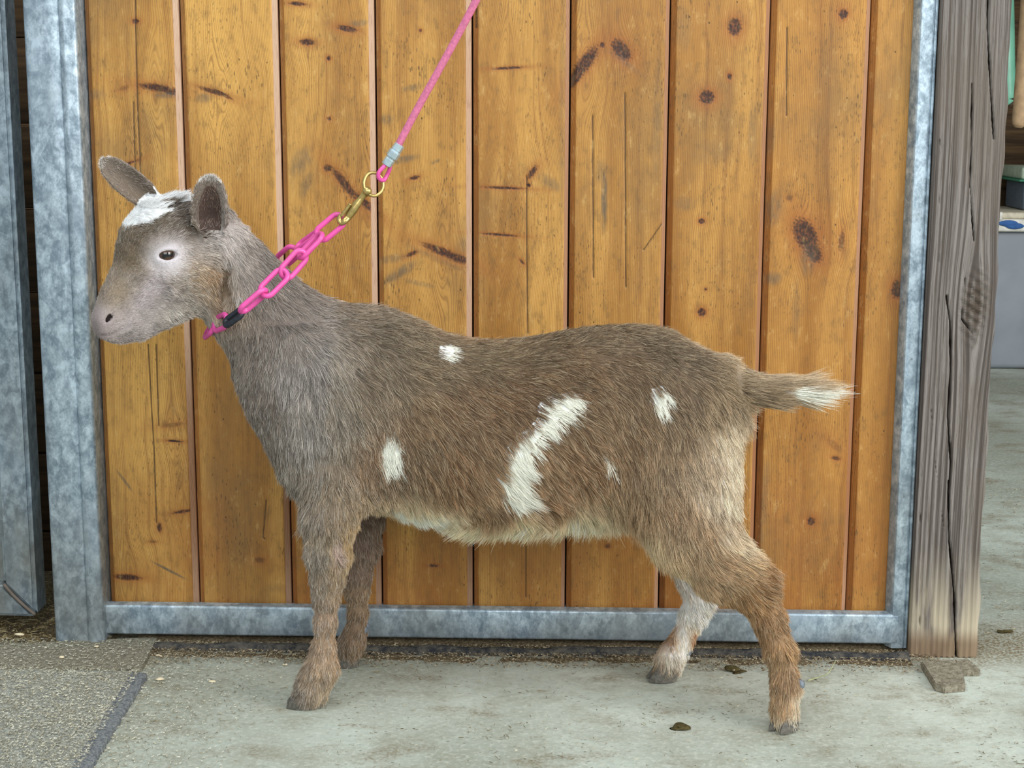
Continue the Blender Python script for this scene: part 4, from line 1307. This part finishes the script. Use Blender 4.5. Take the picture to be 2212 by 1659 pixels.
def hoof(c, dirx, diry, L, Wd, Hh):
    """c = middle of the sole"""
    o = None
    d = np.array([dirx, diry, 0.0]); d /= np.linalg.norm(d); s = np.array([-d[1], d[0], 0])
    bm = bmesh.new()
    me_all = []
    V, F = [], []
    for sg in (-1, 1):
        rings = []
        for h, f0, f1, w in ((0.0, -.46, .50, 1.0), (.18, -.48, .49, 1.0), (.5, -.47, .36, .97), (.8, -.44, .24, .9), (1.0, -.38, .14, .72)):
            ring = []
            for a in np.linspace(0, 2 * pi, 20, endpoint=False):
                u = cos(a); q = sin(a)
                uu = (f0 + f1) / 2 + (f1 - f0) / 2 * u
                tp_ = 1 - 0.55 * max(u, 0) ** 2
                lat = sg * (0.255 * Wd) + q * 0.235 * Wd * w * tp_
                ring.append(np.array(c) + d * (uu * L) + s * lat + EZ * (h * Hh + .0005))
            rings.append(ring)
        b0 = len(V)
        for r_ in rings: V += r_
        F += (grid_faces(len(rings), 20, True) + b0).tolist()
        V += [np.mean(rings[0], 0), np.mean(rings[-1], 0)]
        for j in range(20):
            F.append([b0 + (j + 1) % 20, b0 + j, len(V) - 2, len(V) - 2]); F.append([b0 + 80 + j, b0 + 80 + (j + 1) % 20, len(V) - 1, len(V) - 1])
    me = bpy.data.meshes.new('hoof')
    me.from_pydata([tuple(v) for v in V], [], [tuple(dict.fromkeys(f)) for f in F])
    bm = bmesh.new(); bm.from_mesh(me); bmesh.ops.recalc_face_normals(bm, faces=bm.faces); bm.to_mesh(me); bm.free()
    me.polygons.foreach_set('use_smooth', np.ones(len(me.polygons), bool)); me.set_sharp_from_angle(angle=radians(45))
    link('hoof', me, MAT_HOOF, goat)


hoof((at(661, 1522, Z=0)[0], -.280, 0), -1, -.12, .056, .040, .028)
hoof((at(754, 1430, Z=0)[0], -.109, 0), -1, -.3, .036, .034, .024)
hoof((at(1692, 1573, Z=0)[0], -.342, 0), -.7, -.75, .044, .038, .026)
hoof((at(1430, 1469, Z=0)[0], -.154, 0), -1, -.15, .046, .034, .025)
for x, y, Yp, r in ((722, 1452, -.290, .0060), (786, 1360, -.118, .0068), (790, 1352, -.106, .0055), (1728, 1478, -.340, .0072), (1722, 1474, -.322, .0062), (1486, 1408, -.150, .0058)):
    p = at(x, y, Y=Yp)
    link('dewclaw', blob_mesh('dewclaw', tuple(p), r, r * .8, r * 1.1, 3, 0.12, 2), MAT_DEW, goat)

# --- hair
GD = [(215, 660, (.3, -1)), (240, 600, (.35, -1)), (255, 520, (.1, -1)), (300, 640, (.6, -.7)), (260, 700, (1, -.1)), (320, 700, (1, -.05)), (300, 560, (.5, -.8)), (340, 600, (.9, -.3)), (360, 500, (.6, -.6)), (300, 450, (.9, .3)), (400, 620, (1, .15)),
      (360, 430, (.6, -.7)), (410, 420, (1, -.5)), (400, 680, (1, .4)), (440, 640, (.8, .8)), (470, 680, (.2, 1)), (420, 560, (.9, .1)), (430, 500, (.8, -.2)), (500, 540, (.4, .8)), (540, 560, (.8, .8)), (500, 640, (.1, 1)), (560, 640, (.6, 1)),
      (620, 660, (1, .8)), (600, 740, (.3, 1)), (520, 740, (.15, 1)), (545, 840, (.1, 1)), (565, 940, (.05, 1)), (590, 1040, (-.5, 1)), (640, 1060, (-.2, 1)), (640, 800, (-.1, 1)), (700, 820, (.35, 1)), (650, 940, (.05, 1)), (720, 940, (.2, 1)), (700, 720, (1, .5)),
      (760, 680, (1, .25)), (840, 700, (1, .3)), (780, 780, (.9, .8)), (820, 880, (.5, 1)), (760, 1000, (.15, 1)), (850, 980, (.35, 1)), (860, 1080, (.3, .8)), (940, 800, (1, .45)), (940, 900, (.8, .8)), (940, 1000, (.6, .9)), (1000, 740, (1, .15)), (1100, 745, (1, .08)),
      (1250, 730, (1, .08)), (1400, 730, (1, .22)), (1480, 760, (.9, .5)), (1540, 800, (1, .5)), (1050, 850, (1, .5)), (1100, 950, (.8, .75)), (1050, 1060, (.8, .5)), (960, 1110, (.8, .4)), (1150, 1080, (.9, .5)), (1250, 850, (.95, .5)), (1230, 960, (.75, .8)), (1250, 1060, (.7, .8)),
      (1200, 1135, (-.6, .9)), (1080, 1135, (-.6, .9)), (1010, 1135, (-.9, .7)), (1310, 1130, (.1, 1)), (1350, 900, (.6, .9)), (1350, 1020, (.35, 1)), (1380, 1120, (.1, 1)), (1430, 850, (.6, .9)), (1440, 960, (.35, 1)), (1440, 1100, (.3, 1)), (1520, 860, (.5, 1)), (1570, 900, (.35, 1)),
      (1530, 960, (.25, 1)), (1570, 1020, (.2, 1)), (1560, 1100, (.5, 1)), (1500, 1060, (.3, 1)), (1490, 1160, (.6, .9)), (1560, 1200, (.9, .5)), (1620, 1200, (.9, .2)), (1650, 1240, (.9, .3)), (1600, 1270, (.7, .8)), (1670, 1300, (.6, 1)), (1650, 1350, (.15, 1)), (1700, 1350, (.5, 1)),
      (1670, 1420, (.05, 1)), (1720, 1420, (.35, 1)), (1690, 1500, (0, 1)), (1700, 1550, (.05, 1)), (700, 1120, (.05, 1)), (690, 1200, (.1, 1)), (750, 1180, (.35, 1)), (700, 1280, (.1, 1)), (700, 1360, (.05, 1)), (690, 1430, (-.15, 1)), (650, 1480, (-.35, 1)), (690, 1500, (.05, 1)),
      (1600, 820, (1, .1)), (1660, 815, (1, -.1)), (1660, 860, (1, .15)), (1730, 825, (1, -.12)), (1740, 855, (1, .1))]
LN = [(1600, 800, .020), (1640, 800, .026), (220, 690, .003), (300, 700, .006), (240, 600, .006), (330, 620, .009), (360, 551, .003), (430, 620, .014), (410, 500, .010), (300, 450, .012), (370, 420, .018), (480, 560, .016), (470, 660, .018), (540, 620, .020), (600, 700, .022), (520, 760, .018), (560, 900, .020),
      (590, 1040, .032), (650, 830, .030), (700, 950, .032), (640, 1060, .030), (800, 720, .022), (850, 850, .026), (900, 1000, .028), (1000, 760, .020), (1300, 740, .019), (1480, 770, .020), (1100, 900, .025), (1200, 1050, .030), (1000, 1100, .030), (900, 1130, .034), (1050, 1150, .050), (1200, 1150, .048),
      (1310, 1120, .056), (1360, 1130, .050), (1400, 1150, .040), (1350, 950, .026), (1500, 950, .026), (1570, 950, .026), (1480, 1100, .028), (1590, 1130, .030), (1560, 1210, .026), (1650, 1240, .022), (1650, 1340, .018), (1710, 1380, .024), (1690, 1450, .018), (1690, 1530, .018), (1695, 1560, .013), (700, 1120, .022),
      (700, 1200, .018), (755, 1180, .022), (700, 1270, .014), (700, 1350, .013), (700, 1410, .014), (680, 1460, .018), (660, 1500, .014), (1610, 840, .026), (1660, 825, .052), (1660, 860, .050), (1740, 840, .060), (785, 1150, .016), (780, 1300, .015), (1490, 1330, .022), (1430, 1450, .016)]


def grow(P, N, nclump, seed, tilt, frizz=0.25):
    """hair strands of 6 points rooted at P"""
    r = np.random.default_rng(seed)
    n = len(P)
    x, y, z = P.T
    dv = rbf([(a, b, d) for a, b, d in GD], -0.29, x, z)
    D = np.stack([dv[:, 0], np.zeros(n), -dv[:, 1]], -1)
    D /= np.linalg.norm(D, axis=1)[:, None] + 1e-9
    ln = rbf([(a, b, (l,)) for a, b, l in LN], -0.29, x, z)[:, 0]
    return D, ln


def sample(n, wfun, seed):
    r = np.random.default_rng(seed)
    q = np.asarray(quads_final)
    A, B, C_, Dd = [BP[q[:, i]] for i in range(4)]
    area = 0.5 * np.linalg.norm(np.cross(C_ - A, Dd - B), axis=1)
    cen = (A + B + C_ + Dd) / 4
    w = area * wfun(cen, BN[q[:, 0]])
    i = np.searchsorted(np.cumsum(w) / w.sum(), r.random(n))
    i = np.clip(i, 0, len(q) - 1)
    u, v = r.random((2, n, 1))
    P = (A[i] * (1 - u) + B[i] * u) * (1 - v) + (Dd[i] * (1 - u) + C_[i] * u) * v
    nq = q[i]
    Nn = (BN[nq[:, 0]] * (1 - u) + BN[nq[:, 1]] * u) * (1 - v) + (BN[nq[:, 3]] * (1 - u) + BN[nq[:, 2]] * u) * v
    return P, Nn / (np.linalg.norm(Nn, axis=1)[:, None] + 1e-9)


quads_final = np.empty(len(body.polygons) * 4, np.int32)
assert len(body.loops) == len(quads_final)
body.loops.foreach_get('vertex_index', quads_final); quads_final = quads_final.reshape(-1, 4)


def earmask(P):
    m = np.zeros(len(P), bool)
    for E in (NE, FE):
        t_ = (P - E[0]) @ E[1]
        m |= (t_ > 0.022) & (t_ < E[4] + .01) & (np.linalg.norm(P - E[0] - t_[:, None] * E[1], axis=1) < .032)
    return m


def wfun(c, n):
    w = np.where(c[:, 1] < YM, 1.0, 0.55)
    w = w * np.where(c[:, 2] < at(600, 1150, Y=-.29)[2], 1.7, 1.0)        # slender legs: denser
    w = w * np.where(c[:, 0] < -.41, 1.8, 1.0)
    w = w * np.where(np.linalg.norm(c - hp(.179, 0, -.008), axis=1) < .016, .15, 1)
    for s in (1, -1):
        de = np.linalg.norm(c - EYC[s], axis=1)
        w = w * np.where(de < .0135, 0.0, np.where(de < .02, .6, 1))
        w = w * np.where(np.linalg.norm(c - hq(231, 692, .022, s), axis=1) < .0095, 0, 1)
    return w


def hair_object(name, n, seed):
    r = np.random.default_rng(seed)
    P, N = sample(n, wfun, seed)
    D, ln = grow(P, N, 0, seed, 0)
    colr, wm = coat(P, N)
    em = earmask(P)
    # clumps: neighbouring hairs lean to a shared tip
    nc = n // 22
    ci = r.choice(n, nc, replace=False)
    kd = kdtree.KDTree(nc)
    for j, k in enumerate(ci): kd.insert(P[k], j)
    kd.balance()
    ca = np.array([kd.find(p)[1] for p in P])
    cj = r.normal(0, 1, (nc, 3)); cl = r.uniform(.75, 1.2, nc); clift = r.uniform(.6, 1.5, nc); cshade = r.normal(0, 1, nc)
    # coarser locks
    ns = nc // 10
    kd2 = kdtree.KDTree(ns)
    for j in range(ns): kd2.insert(P[ci[j]], j)
    kd2.balance()
    cb = np.array([kd2.find(P[k])[1] for k in ci])
    lj = r.normal(0, 1, (ns, 3)); lsh = r.normal(0, 1, ns)
    D = D + 0.075 * cj[ca] + 0.12 * lj[cb[ca]] + 0.045 * r.normal(0, 1, (n, 3))
    # ears: short hair along the ear
    for E in (NE, FE):
        t_ = (P - E[0]) @ E[1]
        m = (t_ > 0.018) & (np.linalg.norm(P - E[0] - t_[:, None] * E[1], axis=1) < .032) & (t_ < E[4] + .01)
        D[m] = E[1] + 0.25 * r.normal(0, 1, (m.sum(), 3))
        inner = m & ((N @ E[3]) > .3) & (t_ < E[4] * .85) & (np.abs((P - E[0]) @ E[2]) < E[5] * .66 * np.sqrt(np.clip(1 - (t_ / E[4] - .42) ** 2 / .2, 0, 1)))
        ln[m] = .0055; ln[inner] = .010; drop = inner & (r.random(n) < .55); ln[drop] = .0005
        colr[m] = (136, 126, 118); colr[inner] = (132, 120, 112) if E is FE else (104, 86, 76)
        rim = m & (t_ > E[4] * .88); colr[rim] = (190, 186, 182)
    T = D - (D * N).sum(1)[:, None] * N
    tn = np.linalg.norm(T, axis=1)
    T = T / (tn[:, None] + 1e-6)
    tail = P[:, 0] > at(1600, 840, Y=YM)[0]
    tail &= P[:, 2] > .3
    lift = 0.05 + 0.07 * clift[ca]
    lift = np.where(ln < .010, .25, lift)
    x0 = P[:, 0]; zt = at(1840, 845, Y=YM)[2]
    poll = np.linalg.norm(P - hp(-.005, 0, .088), axis=1) < .035
    lift = np.where(poll, .75, lift)
    lift = np.where(tail, 0.12, lift)
    L = ln * cl[ca] * r.uniform(.65, 1.15, n) * 1.05
    end0 = T + lift[:, None] * N
    end0 /= np.linalg.norm(end0, axis=1)[:, None]
    grav = np.array([0, 0, -1.0])
    pend = np.clip(-N[:, 2], 0, 1)                       # hair under the belly hangs
    K = 6
    pts_ = np.empty((n, K, 3))
    pts_[:, 0] = P - N * 0.0008
    step = L / (K - 1)
    fr = r.normal(0, 1, (n, 3)) * 0.045
    d_ = T * 0.8 + N * (lift * 1.5)[:, None]
    for k in range(1, K):
        d_ = d_ + T * 0.30 - N * (0.10 + 0.05 * (k > 2)) * (lift[:, None] > .3) * .6 + grav * (0.05 + 0.25 * pend)[:, None] + fr * (1 + .5 * k)
        if k > 0: d_ = np.where(tail[:, None], d_ + np.stack([0 * x0 + .5, 0 * x0, 1.6 * (zt - P[:, 2]) * (k > 2) + 0.05 * k], -1) , d_)
        dd = d_ / np.linalg.norm(d_, axis=1)[:, None]
        pts_[:, k] = pts_[:, k - 1] + dd * step[:, None]
    # pull towards the clump's lead hair
    lead = ci[ca]
    off = pts_[lead] - P[lead][:, None]
    tgt = P[lead][:, None] + off
    kf = (np.linspace(0, 1, K) ** 1.5 * 0.42)[None, :, None] * np.clip(ln / .026, 0, 1)[:, None, None] * (ln > .008)[:, None, None]
    pts_ = pts_ * (1 - kf) + tgt * kf
    # colour: darker roots, paler tips, some cream guard hairs
    base = np.where(colr / 255 <= .04045, colr / 255 / 12.92, ((colr / 255 + .055) / 1.055) ** 2.4)
    v = np.exp(0.30 * r.normal(0, 1, n) + 0.14 * cshade[ca] + 0.09 * lsh[cb[ca]])[:, None]
    v = np.where(wm[:, None], 1.0, v)
    face = P[:, 0] < -.44
    base = base * v * np.where(face, 1.28, 1.04)[:, None] * np.where((P[:, 0] > -.33)[:, None], np.array([1.05, 0.975, 0.85]), np.array([1.01, 1.0, 0.99]))
    base = np.minimum(base, .88)
    warm = np.clip((P[:, 0] + .35) / .15, 0, 1)[:, None]
    cream = srgb(212, 208, 200) * (1 - warm) + srgb(214, 196, 164) * warm
    guard = (r.random(n) < 0.24) & ~wm
    tipmix = np.where(guard, .75, 0.12) * np.abs(r.normal(.85, .3, n))
    tipmix = np.where(em, tipmix * .3, tipmix)
    tipmix = np.where(wm, 0.05, np.clip(tipmix, 0, .85))[:, None]
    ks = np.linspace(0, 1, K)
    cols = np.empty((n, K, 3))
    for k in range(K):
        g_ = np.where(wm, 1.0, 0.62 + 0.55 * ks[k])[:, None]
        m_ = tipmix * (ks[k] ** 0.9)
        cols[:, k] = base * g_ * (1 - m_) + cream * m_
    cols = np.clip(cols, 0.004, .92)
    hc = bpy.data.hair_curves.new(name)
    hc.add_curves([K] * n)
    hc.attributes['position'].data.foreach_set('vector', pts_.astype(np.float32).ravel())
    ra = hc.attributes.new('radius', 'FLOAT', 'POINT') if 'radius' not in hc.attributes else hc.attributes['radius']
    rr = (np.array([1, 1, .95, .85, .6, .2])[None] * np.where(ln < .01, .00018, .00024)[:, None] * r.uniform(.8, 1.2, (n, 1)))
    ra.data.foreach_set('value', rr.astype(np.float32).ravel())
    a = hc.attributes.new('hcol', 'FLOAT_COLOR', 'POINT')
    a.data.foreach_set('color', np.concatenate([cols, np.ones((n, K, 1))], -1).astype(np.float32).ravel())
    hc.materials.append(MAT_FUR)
    o = bpy.data.objects.new(name, hc)
    COL.objects.link(o)
    o.parent = goat
    o.matrix_parent_inverse = Matrix.Translation(goat.location).inverted()
    return o


# ------------------------------------------------------------------ lead and chain collar
MAT_PINK = simple_mat('pink_plastic', lin(220, 82, 158), 0.35, 0, 0.5, 40, 0.05, 0.12)
MAT_ROPE = simple_mat('sheathed_pink_rope', lin(206, 112, 148), 0.22, 0, 0.6, 260, 0.25, 0.16)
MAT_BRASS = simple_mat('worn_brass', lin(188, 164, 104), 0.32, 0.85, 0.5, 120, 0.15, 0.18)
MAT_ZINC = simple_mat('zinc_ferrule', lin(186, 204, 212), 0.35, 0.6, 0.5, 120, 0.2, 0.12)
MAT_BLACKL = simple_mat('black_link', lin(34, 38, 48), 0.4, 0, 0.5, 200, 0.3, 0.3)
p0 = at(713, 491, Y=-.250)
collar = empty('collar_chain', Vector(p0), 'bright pink plastic chain collar round the goat kid neck, closed by a black link', 'chain collar')


def chain_link(px, py, Yp, tx, ty, tY, roll, mat=None, L=.0535, Wd=.0275, r=.0038, name='chain_link'):
    c = at(px, py, Y=Yp)
    d = at(tx, ty, Y=tY) - c; d /= np.linalg.norm(d)
    vw = CAM - c; vw -= (vw @ d) * d; vw /= np.linalg.norm(vw)
    s = np.cross(d, vw)
    q = s * cos(radians(roll)) + vw * sin(radians(roll))
    a = np.linspace(0, pi, 13)
    hw = Wd / 2 - r; hl = L / 2 - r - hw
    P = [c + d * (hl + hw * sin(x)) + q * hw * cos(x) for x in a] + [c - d * (hl + hw * sin(x)) - q * hw * cos(x) for x in a]
    return link(name, tube_mesh(name, P, r, 12, True), mat or MAT_PINK, collar)


chain_link(713, 491, -.252, 750, 460, -.250, 12)
chain_link(671, 531, -.268, 700, 500, -.262, 68)
chain_link(634, 571, -.287, 660, 542, -.278, -18)
chain_link(592, 611, -.303, 618, 585, -.296, 22)
chain_link(547, 650, -.311, 575, 626, -.308, -66)
chain_link(505, 686, -.302, 530, 668, -.308, 55, MAT_BLACKL, .042, .022, .0042, 'connector_link')
chain_link(476, 697, -.272, 492, 690, -.290, 30, L=.048)
chain_link(455, 712, -.238, 464, 704, -.254, 70, L=.048)
chain_link(470, 705, -.196, 458, 712, -.216, 10, L=.048)
chain_link(497, 672, -.166, 482, 690, -.180, 80, L=.050)
chain_link(535, 628, -.155, 516, 648, -.160, 10, L=.052)
chain_link(580, 588, -.165, 558, 608, -.160, 80, L=.052)
chain_link(622, 553, -.196, 600, 572, -.180, 15, L=.053)
chain_link(662, 520, -.226, 690, 500, -.240, 75, L=.053)

ld = empty('lead', Vector(at(850, 335, Y=-.250)), 'pink rope lead with a zinc ferrule and brass swivel snap held up to the right', 'lead')
YL = -.250
rp = catmull([at(x, y, Y=yy) for x, y, yy in ((846, 340, YL), (858, 318, YL), (900, 238, YL - .005), (950, 148, YL - .012), (1000, 56, YL - .02), (1031, -4, YL - .025), (1085, -110, YL - .04), (1180, -300, YL - .07))], 10)
link('rope', tube_mesh('rope', rp, .0053, 14), MAT_ROPE, ld)
lp = catmull([at(x, y, Y=yy) for x, y, yy in ((840, 349, YL), (829, 360, YL - .003), (818, 373, YL - .006), (819, 386, YL - .005), (829, 389, YL + .001), (836, 378, YL + .005), (842, 364, YL + .004), (842, 350, YL + .001))], 6)
link('rope_loop', tube_mesh('rope_loop', lp, .0030, 10), MAT_PINK, ld)
fa, fb = at(834, 357, Y=YL), at(864, 312, Y=YL)
fd = (fb - fa) / np.linalg.norm(fb - fa)
FL = np.linalg.norm(fb - fa)
prof_t = [0, .02, .28, .31, .36, .39, .62, .65, .70, .73, .98, 1]
prof_r = [.0066, .0074, .0076, .0066, .0066, .0088, .0090, .0088, .0068, .0076, .0074, .0064]
fp = [fa + fd * FL * t_ for t_ in prof_t]
fm = tube_mesh('ferrule', fp, prof_r, 8, flat=.96)
fm.polygons.foreach_set('use_smooth', np.zeros(len(fm.polygons), bool))
link('ferrule', fm, MAT_ZINC, ld)
# swivel ring
rc = at(807, 398, Y=YL - .002)
sn = empty('snap', (0, 0, 0)) if False else None
ring = link('swivel_ring', tube_mesh('swivel_ring', [rc + RT * .0135 * cos(a) * 1.0 + UP * .0165 * sin(a) + _f * .004 * cos(a) for a in np.linspace(0, 2 * pi, 40, endpoint=False)], .0025, 10, True), MAT_BRASS, ld)
# snap body: barrel, neck, gate and hook
sp_ = [(797, 408), (790, 416), (785, 422), (780, 429), (772, 440), (764, 451), (757, 461), (751, 470), (745, 477), (738, 481), (733, 477), (733, 469), (738, 462)]
sr_ = [.0050, .0066, .0046, .0044, .0060, .0068, .0064, .0054, .0046, .0042, .0038, .0032, .0024]
P_ = catmull([at(x, y, Y=YL - .003 - (.004 if i > 7 else 0)) for i, (x, y) in enumerate(sp_)], 6)
r_ = np.interp(np.linspace(0, 12, len(P_)), np.arange(13), sr_)
link('snap_hook', tube_mesh('snap_hook', P_, r_, 14, flat=.8), MAT_BRASS, ld)
bc_ = at(793, 413, Y=YL - .005)
link('swivel_barrel', blob_mesh('swivel_barrel', tuple(bc_), 0.0070, .0066, .0066, 2, 0.04, 3), MAT_BRASS, ld)
gt = catmull([at(x, y, Y=YL - .008) for x, y in ((757, 440), (752, 447), (746, 455), (740, 463), (737, 467))], 5)
link('snap_gate', tube_mesh('snap_gate', gt, [.0022, .0030] + [.0024] * (len(gt) - 3) + [.0016], 10), MAT_BRASS, ld)

MAT_FUR = mat_fur()
if FUR:
    sc.cycles_curves.shape = 'RIBBONS'
    hair_object('fur', 420000, 5)
